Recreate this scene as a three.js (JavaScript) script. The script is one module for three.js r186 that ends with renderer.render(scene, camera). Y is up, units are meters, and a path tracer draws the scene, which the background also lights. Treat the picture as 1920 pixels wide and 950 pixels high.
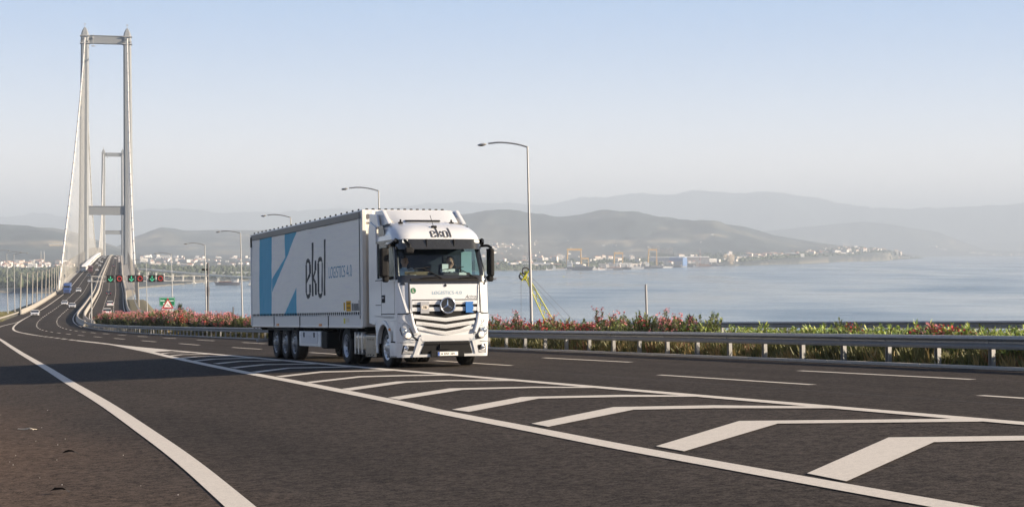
import * as THREE from 'three';
import { RoundedBoxGeometry } from 'three/addons/geometries/RoundedBoxGeometry.js';
import { MarchingCubes } from 'three/addons/objects/MarchingCubes.js';
import { FontLoader } from 'three/addons/loaders/FontLoader.js';
import { ImprovedNoise } from 'three/addons/math/ImprovedNoise.js';
import * as BGU from 'three/addons/utils/BufferGeometryUtils.js';

// ------------------------------------------------------------------ camera, sky, sun, exposure
const scene = new THREE.Scene();
const EYE = 60;                                   // metres of the eye above the sea (y = 0)
const camera = new THREE.PerspectiveCamera(2 * Math.atan(475 / 3200) * 180 / Math.PI, 1024 / 506, 0.5, 200000);
camera.position.set(0, EYE, 0);
camera.lookAt(0, EYE - 5 / 3200 * 1000, -1000);

const sunEl = 20.5 * Math.PI / 180, sunAz = new THREE.Vector2(0.986, 0.165).normalize();   // x, z towards the sun
const sunDir = new THREE.Vector3(sunAz.x * Math.cos(sunEl), Math.sin(sunEl), sunAz.y * Math.cos(sunEl));
{
  const w = 512, h = 256, data = new Float32Array(w * h * 4);
  const mix = (a, b, t) => a.map((v, i) => v + (b[i] - v) * t), ss = (a, b, x) => { const t = Math.min(1, Math.max(0, (x - a) / (b - a))); return t * t * (3 - 2 * t); };
  const stops = [[-90, [0.20, 0.22, 0.25]], [-2, [0.60, 0.60, 0.62]], [0, [1.05, 0.90, 0.78]], [1.5, [0.86, 0.765, 0.69]], [2.5, [0.68, 0.64, 0.605]], [4, [0.42, 0.455, 0.505]], [5.5, [0.285, 0.35, 0.445]], [7, [0.205, 0.285, 0.41]], [9, [0.142, 0.238, 0.385]], [16, [0.085, 0.145, 0.275]], [35, [0.028, 0.058, 0.132]], [90, [0.011, 0.027, 0.07]]];
  for (let j = 0; j < h; j++) {
    const el = ((j + 0.5) / h - 0.5) * 180;
    let k = 0; while (k < stops.length - 2 && el > stops[k + 1][0]) k++;
    const base = mix(stops[k][1], stops[k + 1][1], Math.min(1, Math.max(0, (el - stops[k][0]) / (stops[k + 1][0] - stops[k][0]))));
    for (let i = 0; i < w; i++) {
      const az = ((i + 0.5) / w - 0.5) * 2 * Math.PI, ce = Math.cos(el * Math.PI / 180);
      const d = Math.cos(az) * ce * sunDir.x + Math.sin(el * Math.PI / 180) * sunDir.y + Math.sin(az) * ce * sunDir.z;
      const glow = 0.10 * Math.pow(Math.max(0, d), 3) + 0.45 * Math.pow(Math.max(0, d), 24);
      const o = (j * w + i) * 4, g = el > -3 ? glow : 0;
      data[o] = base[0] + g * 1.0; data[o + 1] = base[1] + g * 0.86; data[o + 2] = base[2] + g * 0.62; data[o + 3] = 1;
    }
  }
  const sky = new THREE.DataTexture(data, w, h, THREE.RGBAFormat, THREE.FloatType);
  sky.mapping = THREE.EquirectangularReflectionMapping; sky.magFilter = THREE.LinearFilter; sky.minFilter = THREE.LinearFilter; sky.wrapS = THREE.RepeatWrapping; sky.needsUpdate = true;
  scene.background = sky; scene.environment = sky;
}
const sun = new THREE.DirectionalLight(new THREE.Color().setRGB(1.0, 0.83, 0.62), 5);
sun.name = 'sun'; sun.position.copy(sunDir).multiplyScalar(300).add(new THREE.Vector3(0, EYE, -60)); sun.target.position.set(0, EYE, -60);
sun.castShadow = true; sun.shadow.radius = 1; sun.shadow.mapSize.set(4096, 4096);
Object.assign(sun.shadow.camera, { left: -200, right: 200, top: 120, bottom: -120, near: 1, far: 900 });
scene.add(sun, sun.target);
scene.fog = new THREE.FogExp2(new THREE.Color().setRGB(0.71, 0.83, 0.985), 0.96e-4);
const renderer = new THREE.WebGLRenderer({ antialias: true });
renderer.toneMapping = THREE.LinearToneMapping; renderer.toneMappingExposure = 2.5;
renderer.shadowMap.enabled = true; renderer.shadowMap.type = THREE.PCFSoftShadowMap;

// ------------------------------------------------------------------ small tools
let seed = 7;
const rnd = () => { seed = (seed + 0x6d2b79f5) | 0; let t = Math.imul(seed ^ (seed >>> 15), 1 | seed); t = (t + Math.imul(t ^ (t >>> 7), 61 | t)) ^ t; return ((t ^ (t >>> 14)) >>> 0) / 4294967296; };
const rr = (a, b) => a + (b - a) * rnd(), clamp = (x, a, b) => Math.min(b, Math.max(a, x)), lerp = (a, b, t) => a + (b - a) * t;
const sstep = (a, b, x) => { const t = clamp((x - a) / (b - a), 0, 1); return t * t * (3 - 2 * t); };
const perlin = new ImprovedNoise(), noise = (x, y, z = 0.37) => perlin.noise(x, y, z);
const fbm = (x, y, n = 4, z = 0.37) => { let v = 0, a = 0.5, f = 1; for (let i = 0; i < n; i++) { v += a * noise(x * f, y * f, z + i * 3.1); a *= 0.5; f *= 2.03; } return v; };
const table = (pts) => (x) => { if (x <= pts[0][0]) return pts[0][1]; for (let i = 1; i < pts.length; i++) if (x <= pts[i][0]) return lerp(pts[i - 1][1], pts[i][1], (x - pts[i - 1][0]) / (pts[i][0] - pts[i - 1][0])); return pts[pts.length - 1][1]; };
const rgb = (r, g, b) => new THREE.Color().setRGB(r, g, b);
const used = new Map();
const numbered = (n) => { const k = used.get(n) ?? 0; used.set(n, k + 1); return k ? `${n}_${String(k).padStart(3, '0')}` : n; };
function tag(o, label, category, group, kind) { if (label) o.userData.label = label; if (category) o.userData.category = category; if (group) o.userData.group = group; if (kind) o.userData.kind = kind; return o; }
function thing(name, label, category, group) { const o = new THREE.Group(); o.name = numbered(name); scene.add(o); return tag(o, label, category, group); }
function part(name, geo, mat, parent, label) {
  const m = new THREE.Mesh(Array.isArray(geo) ? merge(geo) : geo, mat); m.name = parent === scene ? numbered(name) : name; m.castShadow = m.receiveShadow = true;
  if (label) m.userData.label = label; parent.add(m); return m;
}
function piece(name, parent) { const g = new THREE.Group(); g.name = name; parent.add(g); return g; }
function copyOf(o, label, group) { const c = o.clone(); c.name = numbered(o.name.replace(/_\d{3}$/, '')); c.userData = { ...o.userData }; if (label) c.userData.label = label; if (group) c.userData.group = group; scene.add(c); return c; }
function clean(g) {
  if (g.index) g = g.toNonIndexed();
  for (const k of Object.keys(g.attributes)) if (!['position', 'normal', 'uv', 'color'].includes(k)) g.deleteAttribute(k);
  if (!g.attributes.normal) g.computeVertexNormals();
  if (!g.attributes.uv) g.setAttribute('uv', new THREE.BufferAttribute(new Float32Array(g.attributes.position.count * 2), 2));
  g.morphAttributes = {}; g.clearGroups(); return g;
}
function merge(list) {
  if (list.length === 1) return list[0];
  list = list.map(clean); const col = list.some((g) => g.attributes.color);
  if (col) for (const g of list) if (!g.attributes.color) g.setAttribute('color', new THREE.BufferAttribute(new Float32Array(g.attributes.position.count * 3).fill(1), 3));
  return BGU.mergeGeometries(list);
}
function tint(g, c) { const n = g.attributes.position.count, a = new Float32Array(n * 3); for (let i = 0; i < n; i++) a.set([c.r, c.g, c.b], i * 3); g.setAttribute('color', new THREE.BufferAttribute(a, 3)); return g; }
const box = (w, h, d, x = 0, y = 0, z = 0) => new THREE.BoxGeometry(w, h, d).translate(x, y, z);
const rbox = (w, h, d, x = 0, y = 0, z = 0, r = 0.03, n = 2) => new RoundedBoxGeometry(w, h, d, n, Math.min(r, w / 2.01, h / 2.01, d / 2.01)).translate(x, y, z);
const cyl = (r0, r1, h, n = 16) => new THREE.CylinderGeometry(r1, r0, h, n).translate(0, h / 2, 0);           // stands on y = 0
const rod = (a, b, r, n = 8, r2 = r) => { const A = new THREE.Vector3(...a), B = new THREE.Vector3(...b), d = B.clone().sub(A); return new THREE.CylinderGeometry(r2, r, d.length(), n).applyQuaternion(new THREE.Quaternion().setFromUnitVectors(new THREE.Vector3(0, 1, 0), d.clone().normalize())).translate(...A.add(B).multiplyScalar(0.5).toArray()); };
const bend = (pts, r, n = 24, k = 8) => new THREE.TubeGeometry(new THREE.CatmullRomCurve3(pts.map((p) => new THREE.Vector3(...p))), n, r, k);
const shapeOf = (pts) => new THREE.Shape(pts.map((p) => new THREE.Vector2(...p)));
// a side outline (z forward, y up) given a width across x, centred on x
function sideways(pts, width, x = 0, bevel = 0, holes = []) {
  const s = (pts instanceof THREE.Shape) ? pts : shapeOf(pts); for (const h of holes) s.holes.push(h);
  const g = new THREE.ExtrudeGeometry(s, { depth: width - 2 * bevel, bevelEnabled: bevel > 0, bevelSize: bevel, bevelThickness: bevel, bevelOffset: -bevel, bevelSegments: 2, curveSegments: 20 });
  return g.translate(0, 0, -(width - 2 * bevel) / 2).rotateY(-Math.PI / 2).translate(x, 0, 0);
}
function meshGrid(nu, nv, f, uvf, colf) {          // f(i / nu, j / nv) -> [x, y, z]
  const p = [], u = [], c = [], ix = [];
  for (let j = 0; j <= nv; j++) for (let i = 0; i <= nu; i++) { const a = f(i / nu, j / nv, i, j); p.push(...a); u.push(...(uvf ? uvf(i / nu, j / nv, a) : [i / nu, j / nv])); if (colf) c.push(...colf(i / nu, j / nv, a)); }
  for (let j = 0; j < nv; j++) for (let i = 0; i < nu; i++) { const a = j * (nu + 1) + i, b = a + 1, d = a + nu + 1, e = d + 1; ix.push(a, b, e, a, e, d); }
  const g = new THREE.BufferGeometry(); g.setAttribute('position', new THREE.Float32BufferAttribute(p, 3)); g.setAttribute('uv', new THREE.Float32BufferAttribute(u, 2));
  if (colf) g.setAttribute('color', new THREE.Float32BufferAttribute(c, 3));
  g.setIndex(ix); g.computeVertexNormals(); return g;
}
function noiseTexture(size, f, srgb = false) {      // f(x, y) -> grey or [r, g, b], 0..255, tiles when f does
  const d = new Uint8Array(size * size * 4);
  for (let y = 0; y < size; y++) for (let x = 0; x < size; x++) { const v = f(x, y), o = (y * size + x) * 4; if (typeof v === 'number') d[o] = d[o + 1] = d[o + 2] = clamp(v, 0, 255); else { d[o] = clamp(v[0], 0, 255); d[o + 1] = clamp(v[1], 0, 255); d[o + 2] = clamp(v[2], 0, 255); } d[o + 3] = 255; }
  const t = new THREE.DataTexture(d, size, size); t.wrapS = t.wrapT = THREE.RepeatWrapping; t.magFilter = THREE.LinearFilter; t.minFilter = THREE.LinearMipmapLinearFilter; t.generateMipmaps = true;
  if (srgb) t.colorSpace = THREE.SRGBColorSpace; t.needsUpdate = true; return t;
}
function lattice(n) { const a = new Float32Array(n * n); for (let i = 0; i < n * n; i++) a[i] = rnd(); return (x, y) => { const xi = Math.floor(x), yi = Math.floor(y), fx = x - xi, fy = y - yi, w = (k) => ((k % n) + n) % n, g = (i, j) => a[w(yi + j) * n + w(xi + i)], sx = fx * fx * (3 - 2 * fx), sy = fy * fy * (3 - 2 * fy); return lerp(lerp(g(0, 0), g(1, 0), sx), lerp(g(0, 1), g(1, 1), sx), sy); }; }
function canvasTexture(w, h, draw) { const c = document.createElement('canvas'); c.width = w; c.height = h; draw(c.getContext('2d'), w, h); const t = new THREE.CanvasTexture(c); t.colorSpace = THREE.SRGBColorSpace; t.anisotropy = 8; return t; }
const std = (c, roughness = 0.7, metalness = 0, more = {}) => new THREE.MeshStandardMaterial({ color: c, roughness, metalness, ...more });
const phys = (c, roughness, metalness, more = {}) => new THREE.MeshPhysicalMaterial({ color: c, roughness, metalness, ...more });

// ------------------------------------------------------------------ the line of the motorway: s metres along, t metres to the left of the median edge seen from the eye
const KS = [-300, -80, -20, 20, 60, 100, 150, 200, 250, 300, 350, 400, 450, 500, 600, 700, 800, 1000, 1300, 1700, 2060, 2420, 2820, 3400];
const KA = [26, 23.2, 21.64, 21.07, 20.22, 19.33, 18.1, 16.86, 15.86, 15.04, 14.2, 13.42, 13.08, 13.01, 12.83, 13.18, 13.17, 12.95, 12.98, 12.98, 12.98, 12.98, 12.98, 12.98].map((a) => a * Math.PI / 180);
const KY = [6, 0.577, -1.583, -3.123, -4.727, -6.34, -8.308, -10.196, -11.87, -13.27, -14.38, -15.226, -15.799, -16.102, -16.213, -15.876, -15.123, -13.058, -9.95, -6.85, -5.85, -6.6, -10, -30];
const DS = 0.5, S0 = -300, NS = Math.round((3400 - S0) / DS) + 1;
const RX = new Float64Array(NS), RZ = new Float64Array(NS), RA = new Float64Array(NS), RY = new Float64Array(NS);
{
  const slope = (v) => v.map((_, i) => (i === 0 ? (v[1] - v[0]) / (KS[1] - KS[0]) : i === v.length - 1 ? (v[i] - v[i - 1]) / (KS[i] - KS[i - 1]) : (() => { const hd = KS[i + 1] - KS[i], hs = KS[i] - KS[i - 1]; return (hs * hs * v[i + 1] + (hd * hd - hs * hs) * v[i] - hd * hd * v[i - 1]) / (hs * hd * (hd + hs)); })()));
  const sA = slope(KA), sY = slope(KY);
  const at = (v, m, s) => { let i = 0; while (i < KS.length - 2 && s > KS[i + 1]) i++; const h = KS[i + 1] - KS[i], t = (s - KS[i]) / h, t2 = t * t, t3 = t2 * t; return (2 * t3 - 3 * t2 + 1) * v[i] + (t3 - 2 * t2 + t) * h * m[i] + (3 * t2 - 2 * t3) * v[i + 1] + (t3 - t2) * h * m[i + 1]; };
  let x = 0, z = 0;
  for (let i = 0; i < NS; i++) { const s = S0 + i * DS; RA[i] = at(KA, sA, s); RY[i] = at(KY, sY, s); x -= Math.sin(RA[i]) * DS; z += Math.cos(RA[i]) * DS; RX[i] = x; RZ[i] = z; }
  const k = Math.round((-20 - S0) / DS), dx = 19.67 - RX[k], dz = 13.08 - RZ[k];
  for (let i = 0; i < NS; i++) { RX[i] += dx; RZ[i] += dz; }
}
const TA = 10.38;                                  // the line between the carriageway and the exit ramp
const KE = table([[-80, 0], [-20, 0.0025], [20, -0.0021], [60, -0.0012], [100, 0.0075], [150, 0.0095], [200, 0.0074], [250, 0.0051], [300, 0.0017], [350, -0.0005], [400, -0.0045], [450, -0.0055], [500, -0.002], [600, 0]]);   // crossfall
const road = (s) => { const q = clamp((s - S0) / DS, 0, NS - 1.001), i = Math.floor(q), k = q - i; return { x: lerp(RX[i], RX[i + 1], k), y: lerp(RY[i], RY[i + 1], k), z: lerp(RZ[i], RZ[i + 1], k), a: lerp(RA[i], RA[i + 1], k) }; };
function P(s, t, h = 0) {
  const r = road(s), c = s < 200 ? (() => { const q = clamp((200 - s) / 140, 0, 1); return 0.042 * q * q * (3 - 2 * q); })() : 0;
  return [r.x - t * Math.cos(r.a), r.y + KE(s) * Math.min(t, TA) - c * Math.max(0, t - TA) + h + EYE, -(r.z - t * Math.sin(r.a))];
}
function frameAt(s, t, h = 0, towardsEye = true) { // a thing's matrix on the road: z forward along the way it drives
  const p = new THREE.Vector3(...P(s, t, h)), q = new THREE.Vector3(...P(s + 2, t, h)), f = q.sub(p).normalize(); if (towardsEye) f.negate();
  const x = new THREE.Vector3(0, 1, 0).cross(f).normalize(), y = f.clone().cross(x);
  return new THREE.Matrix4().makeBasis(x, y, f).setPosition(p);
}
function put(o, s, t, h = 0, towardsEye = true) { const m = frameAt(s, t, h, towardsEye); m.decompose(o.position, o.quaternion, o.scale); return o; }
function stand(o, s, t, h = 0) { o.position.set(...P(s, t, h)); o.rotation.y = -road(s).a; return o; }       // upright; its x axis is away from the median's left, z towards the eye
// a sheet along the road between two edges
function sheet(s0, s1, ta, tb, lift, ds, nt, colf, uvScale = 1) {
  const n = Math.max(1, Math.ceil((s1 - s0) / ds)), A = typeof ta === 'function' ? ta : () => ta, B = typeof tb === 'function' ? tb : () => tb;
  return meshGrid(nt, n, (u, v) => { const s = lerp(s0, s1, v); return P(s, lerp(A(s), B(s), u), lift); }, (u, v) => { const s = lerp(s0, s1, v); return [lerp(A(s), B(s), u) * uvScale, s * uvScale]; }, colf && ((u, v) => { const s = lerp(s0, s1, v); return colf(s, lerp(A(s), B(s), u)); }));
}
function line(pts, width, lift = 0.009, ds = 2) {   // a painted line through (s, t) points
  if (pts.length > 2) { const c = new THREE.CatmullRomCurve3(pts.map(([a, b]) => new THREE.Vector3(a, b, 0)), false, 'centripetal'); pts = c.getPoints(pts.length * 8).map((p) => [p.x, p.y]); }
  const q = []; for (let i = 0; i < pts.length - 1; i++) { const n = Math.max(1, Math.ceil(Math.hypot(pts[i + 1][0] - pts[i][0], pts[i + 1][1] - pts[i][1]) / ds)); for (let k = 0; k < n; k++) q.push([lerp(pts[i][0], pts[i + 1][0], k / n), lerp(pts[i][1], pts[i + 1][1], k / n)]); }
  q.push(pts[pts.length - 1]); const w = typeof width === 'function' ? width : () => width;
  const nrm = q.map((p, i) => { const a = q[Math.max(0, i - 1)], b = q[Math.min(q.length - 1, i + 1)], d = [b[0] - a[0], b[1] - a[1]], l = Math.hypot(...d); return [-d[1] / l, d[0] / l]; });
  return meshGrid(1, q.length - 1, (u, v, i, j) => { const p = q[j], m = nrm[j], k = (u - 0.5) * w(p[0]); return P(p[0] + m[0] * k, p[1] + m[1] * k, lift); }, (u, v, a) => [a[0], a[2]]);
}
// a profile [t, h] swept along the road
function sweep(profile, s0, s1, ds, toff = 0, closed = true) {
  const pr = closed ? [...profile, profile[0]] : profile, T = typeof toff === 'function' ? toff : () => toff, n = Math.max(1, Math.ceil((s1 - s0) / ds));
  let g = meshGrid(pr.length - 1, n, (u, v, i, j) => { const s = lerp(s0, s1, j / n), p = pr[i]; return P(s, T(s) + p[0], p[1]); }, (u, v, a) => [u, v * (s1 - s0)]);
  g = g.toNonIndexed(); g.computeVertexNormals();
  if (!closed) return g;
  const caps = [s0, s1].map((s) => { const tri = THREE.ShapeUtils.triangulateShape(profile.map((p) => new THREE.Vector2(...p)), []), a = []; for (const f of tri) for (const k of f) a.push(...P(s, T(s) + profile[k][0], profile[k][1])); const c = new THREE.BufferGeometry(); c.setAttribute('position', new THREE.Float32BufferAttribute(a, 3)); c.computeVertexNormals(); return c; });
  return merge([g, ...caps]);
}
// ------------------------------------------------------------------ materials
const M = {};
{
  const l1 = lattice(512), l2 = lattice(256), l3 = lattice(64), l4 = lattice(16);
  const grain = noiseTexture(1024, (x, y) => { const a = l1(x / 2, y / 2), b = l2(x / 4, y / 4), c = l3(x / 16, y / 16), d = l4(x / 64, y / 64); let v = 128 + (a - 0.5) * 130 + (b - 0.5) * 130 + (c - 0.5) * 110 + (d - 0.5) * 26; if (a > 0.93 && b > 0.45) v += 80; if (a < 0.06) v -= 55; return [v * 1.02, v * 0.99, v * 0.97]; }, false);
  grain.repeat.set(1 / 4, 1 / 4);
  const rough = noiseTexture(512, (x, y) => 128 + (l1(x, y) - 0.5) * 120 + (l2(x / 2, y / 2) - 0.5) * 90); rough.repeat.set(1 / 1.6, 1 / 1.6);
  M.asphalt = phys(rgb(0.097, 0.084, 0.075), 0.95, 0, { specularIntensity: 0.2, map: grain, bumpMap: rough, bumpScale: 0.004, vertexColors: true });
  const worn = noiseTexture(512, (x, y) => { const v = 232 + (l2(x / 2, y / 2) - 0.5) * 36 + (l3(x / 8, y / 8) - 0.5) * 26; return l1(x, y) > 0.88 ? v - 90 * l3(x / 16, y / 16) - 20 : v; }); worn.repeat.set(1 / 2, 1 / 2);
  M.paint = phys(rgb(0.70, 0.645, 0.57), 0.8, 0, { specularIntensity: 0.3, map: worn });
  const conc = noiseTexture(512, (x, y) => 200 + (l1(x, y) - 0.5) * 26 + (l2(x / 4, y / 4) - 0.5) * 30 + (l4(x / 32, y / 32) - 0.5) * 40);
  M.concrete = std(rgb(0.32, 0.30, 0.27), 0.85, 0, { map: conc });
  M.paleConcrete = std(rgb(0.46, 0.43, 0.385), 0.8, 0, { map: conc });
  M.towerPaint = std(rgb(0.27, 0.29, 0.315), 0.65, 0, { map: (() => { const t = conc.clone(); t.repeat.set(3, 14); t.needsUpdate = true; return t; })() });
  const zinc = noiseTexture(256, (x, y) => 205 + (l2(x / 2, y / 2) - 0.5) * 50 + (l3(x / 8, y / 8) - 0.5) * 40);
  M.zinc = std(rgb(0.40, 0.40, 0.40), 0.55, 0.5, { map: zinc });
  M.paleZinc = std(rgb(0.48, 0.48, 0.48), 0.5, 0.35, { map: zinc });
  const bank = noiseTexture(512, (x, y) => { const a = l2(x / 4, y / 4), b = l1(x, y), c = l3(x / 16, y / 16); const v = 0.6 + 0.5 * a + 0.35 * (b - 0.5) + 0.4 * (c - 0.5); return [175 * v, 165 * v, 115 * v]; }, false); bank.repeat.set(1 / 6, 1 / 6);
  M.earth = std(rgb(0.18, 0.17, 0.13), 0.95, 0, { map: bank });
  const wave = (() => { const W = []; for (let i = 0; i < 42; i++) { const kx = Math.round(rr(-26, 26)), ky = Math.round(rr(4, 46)) * (rnd() < 0.5 ? -1 : 1); W.push([kx, ky, rr(0, 6.28), 1 / (6 + Math.hypot(kx, ky))]); } return noiseTexture(512, (x, y) => { let v = 0; for (const [kx, ky, p, a] of W) v += a * Math.sin((kx * x + ky * y) / 512 * 6.2832 + p); return 128 + v * 150 + (l1(x, y) - 0.5) * 30; }); })();
  wave.repeat.set(1 / 60, 1 / 60);
  const slick = noiseTexture(512, (x, y) => { const q = 0.55 * l4(x / 32 + l4(x / 64, y / 32), y / 32 * 1) + 0.3 * l3(x / 16, y / 8) + 0.15 * l2(x / 8, y / 2); return 255 * clamp(0.17 + (q - 0.5) * 0.26, 0.05, 0.9); }); slick.repeat.set(1 / 2600, 1 / 5200);
  M.water = phys(rgb(0.030, 0.082, 0.125), 1, 0, { ior: 1.33, roughnessMap: slick, bumpMap: wave, bumpScale: 0.05 });
}
M.white = phys(rgb(0.62, 0.63, 0.645), 0.32, 0, { clearcoat: 0.8, clearcoatRoughness: 0.08 });
M.dark = phys(rgb(0.012, 0.012, 0.013), 0.7, 0, { specularIntensity: 0.35 });
M.darkGloss = phys(rgb(0.012, 0.012, 0.014), 0.25, 0, { clearcoat: 0.6, clearcoatRoughness: 0.1 });
M.gap = std(rgb(0.006, 0.006, 0.007), 0.9);
M.rubber = std(rgb(0.022, 0.021, 0.021), 0.85);
M.steel = std(rgb(0.55, 0.55, 0.56), 0.35, 0.9);
M.tank = std(rgb(0.27, 0.24, 0.205), 0.26, 0.95);
M.chrome = std(rgb(0.8, 0.8, 0.82), 0.12, 1);
M.grey = std(rgb(0.36, 0.36, 0.37), 0.6);
M.lightGrey = std(rgb(0.58, 0.58, 0.59), 0.5);
M.alu = std(rgb(0.60, 0.60, 0.60), 0.45, 0.35);
M.glass = phys(rgb(0.74, 0.83, 0.85), 0.02, 0, { transmission: 1, thickness: 0, ior: 1.5 });
M.carGlass = phys(rgb(0.02, 0.025, 0.03), 0.06, 0, { clearcoat: 1, clearcoatRoughness: 0.03 });
M.lens = phys(rgb(0.93, 0.95, 0.97), 0.05, 0, { transmission: 1, thickness: 0, ior: 1.45 });
M.red = std(rgb(0.5, 0.02, 0.02), 0.4);
M.amber = std(rgb(0.7, 0.25, 0.03), 0.4);
M.headlight = std(rgb(1, 0.95, 0.85), 0.4, 0, { emissive: rgb(1.0, 0.62, 0.30), emissiveIntensity: 0.6 });
M.litGreen = std(rgb(0.02, 0.3, 0.15), 0.5, 0, { emissive: rgb(0.0, 0.58, 0.44), emissiveIntensity: 0.12 });
M.litRed = std(rgb(0.25, 0.01, 0.01), 0.5, 0, { emissive: rgb(0.45, 0.02, 0.03), emissiveIntensity: 0.12 });
M.vc = std(0xffffff, 0.85, 0, { vertexColors: true });
M.orange = std(rgb(0.60, 0.36, 0.10), 0.6);
M.yellow = std(rgb(0.52, 0.50, 0.03), 0.5);
M.cable = std(rgb(0.66, 0.65, 0.62), 0.55);
M.wire = std(rgb(0.10, 0.10, 0.11), 0.6);
// ------------------------------------------------------------------ the setting: sea, land, roads
const tOut = table([[-300, 34], [40, 30], [110, 18.5], [200, 15.6], [320, 13.6], [400, 13.2], [600, 12.9], [3400, 12.9]]);
const tL = table([[-300, -7], [250, -7], [300, -4.6], [340, -2.5], [3400, -2.5]]);
const tR = table([[-300, -17], [200, -17], [280, -16], [330, -13.6], [375, -12.0], [3400, -12.0]]);
{
  const sea = part('sea', meshGrid(8, 8, (u, v) => [lerp(-55000, 55000, u), 0, lerp(20000, -45000, v)], (u, v, a) => [a[0], a[2]]), M.water, scene);
  tag(sea, 'calm blue grey gulf water with pale streaks', 'sea', null, 'structure');

  // far land: one stretch of terrain from the far shore to the last range
  const shore = table([[-2200, 1900], [-900, 2100], [-300, 2420], [0, 2440], [150, 2380], [240, 2500], [265, 2740], [300, 2860], [347, 3060], [389, 3260], [467, 3420], [700, 4200], [920, 5080], [1060, 5400], [1150, 5500], [1242, 6100], [1302, 6550], [1400, 7000], [1500, 7900], [1580, 9400], [1660, 10500], [1715, 13500], [1735, 18300], [1800, 19200], [1950, 19400], [3200, 19600], [4400, 19000]]);
  const ranges = [
    [29500, 4300, [[-2200, 410], [-400, 403], [0, 408], [60, 402], [100, 405], [180, 402], [250, 395], [330, 392], [400, 398], [470, 400], [560, 398], [660, 394], [760, 388], [860, 380], [920, 383], [1020, 382], [1100, 374], [1200, 367], [1290, 362], [1380, 360], [1460, 362], [1540, 372], [1640, 386], [1760, 388], [1850, 387], [1920, 383], [2300, 392], [4400, 410]]],
    [21000, 1900, [[1300, 470], [1380, 446], [1440, 432], [1500, 425], [1560, 420], [1620, 415], [1680, 419], [1760, 436], [1850, 468], [2000, 474]]],
    [9000, 3200, [[-2200, 425], [-300, 418], [0, 422], [50, 424], [100, 433], [130, 440], [180, 455], [240, 473], [300, 480]]],
    [11500, 3800, [[180, 480], [235, 455], [250, 446], [300, 430], [330, 431], [370, 433], [430, 434], [480, 432], [560, 425], [650, 420], [760, 412], [880, 403], [920, 400], [980, 405], [1040, 412], [1070, 412], [1130, 403], [1200, 405], [1260, 415], [1300, 418], [1340, 415], [1400, 425], [1450, 440], [1550, 458], [1650, 470], [1700, 480]]],
    [25600, 1500, [[1500, 480], [1600, 466], [1700, 460], [1850, 456], [1960, 452], [2300, 455], [4400, 460]]],
  ].map(([z, w, p]) => ({ z, w, y: table(p) }));
  var landHeight = (u, z) => {
    const zs = shore(u), X = (u - 960) / 3200 * z;
    if (z < zs) return -6;
    const inland = z - zs; let h = 2.5 + Math.min(inland, 5000) * 0.0065 + 5 * fbm(X / 900, z / 900, 3);
    for (const r of ranges) {
      const wob = 900 * fbm(X / 4000, r.z / 1000, 2), zr = r.z + wob, crest = EYE + (470 - r.y(u)) / 3200 * zr;
      if (crest < 4) continue;
      const t = (zr - z) / r.w, g = t > 0 ? 1 - sstep(0, 1, Math.pow(t, 0.9)) : 1 - sstep(0, 1, -t * 0.8);
      if (g <= 0) continue;
      const gully = 1 + (1 - g) * g * 4.4 * fbm(X / 1300 + 7, z / 1500, 5) + (1 - Math.abs(fbm(X / 900, z / 700, 4)) * 2.2 - 0.7) * 0.30 * (1 - g);
      h = Math.max(h, crest * g * gully + (0.16 * fbm(X / 420, z / 600, 4) + 0.34 * fbm(X / 1500 + 3, z / 1700, 3)) * crest * sstep(0.0, 0.4, 1 - g + 0.2));
    }
    return h * sstep(0, 120, inland) + 1.2;
  };
  const NU = 900, NZ = 290;
  const g = meshGrid(NU, NZ, (a, b) => {
    const u = a < 0.12 ? lerp(-3400, -500, a / 0.12) : a < 0.88 ? lerp(-500, 2500, (a - 0.12) / 0.76) : lerp(2500, 5400, (a - 0.88) / 0.12), z = 2000 * Math.pow(36500 / 2000, b), X = (u - 960) / 3200 * z;
    return [X, landHeight(u, z), -z];
  }, (u, v, p) => [p[0] / 400, p[2] / 400], (u, v, p) => {
    const n1 = fbm(p[0] / 700, p[2] / 900, 4), n2 = fbm(p[0] / 230 + 9, p[2] / 300, 3), fld = sstep(0.0, 0.13, n1 + 0.45 * n2) * sstep(420, 60, p[1]) * sstep(8, 30, p[1]), bare = sstep(0.16, 0.3, n2) * 0.5;
    let c = [0.040, 0.055, 0.056]; const f = [0.27, 0.225, 0.15], d = [0.021, 0.034, 0.034];
    c = c.map((x, i) => lerp(x, d[i], clamp(0.5 - 2 * n2, 0, 1))).map((x, i) => lerp(x, f[i], clamp(fld * 0.30 + bare * fld * 1.1, 0, 1)));
    const mo = 1 + 1.9 * fbm(p[0] / 110, p[2] / 150, 3, 2.2) + 0.5 * fbm(p[0] / 420, p[2] / 520, 2, 6.6); c = c.map((x) => x * clamp(mo, 0.35, 2.0) * lerp(0.6, 1, sstep(10, 90, p[1])));
    return p[1] < 1.7 ? [0.20, 0.18, 0.14] : c;
  });
  tag(part('far_hills', g, M.vc, scene), 'hazy wooded hills with pale fields across the gulf', 'hills', null, 'structure');

  // the headland that carries the motorway
  const edge = (s) => sstep(730, 560, s);
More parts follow.
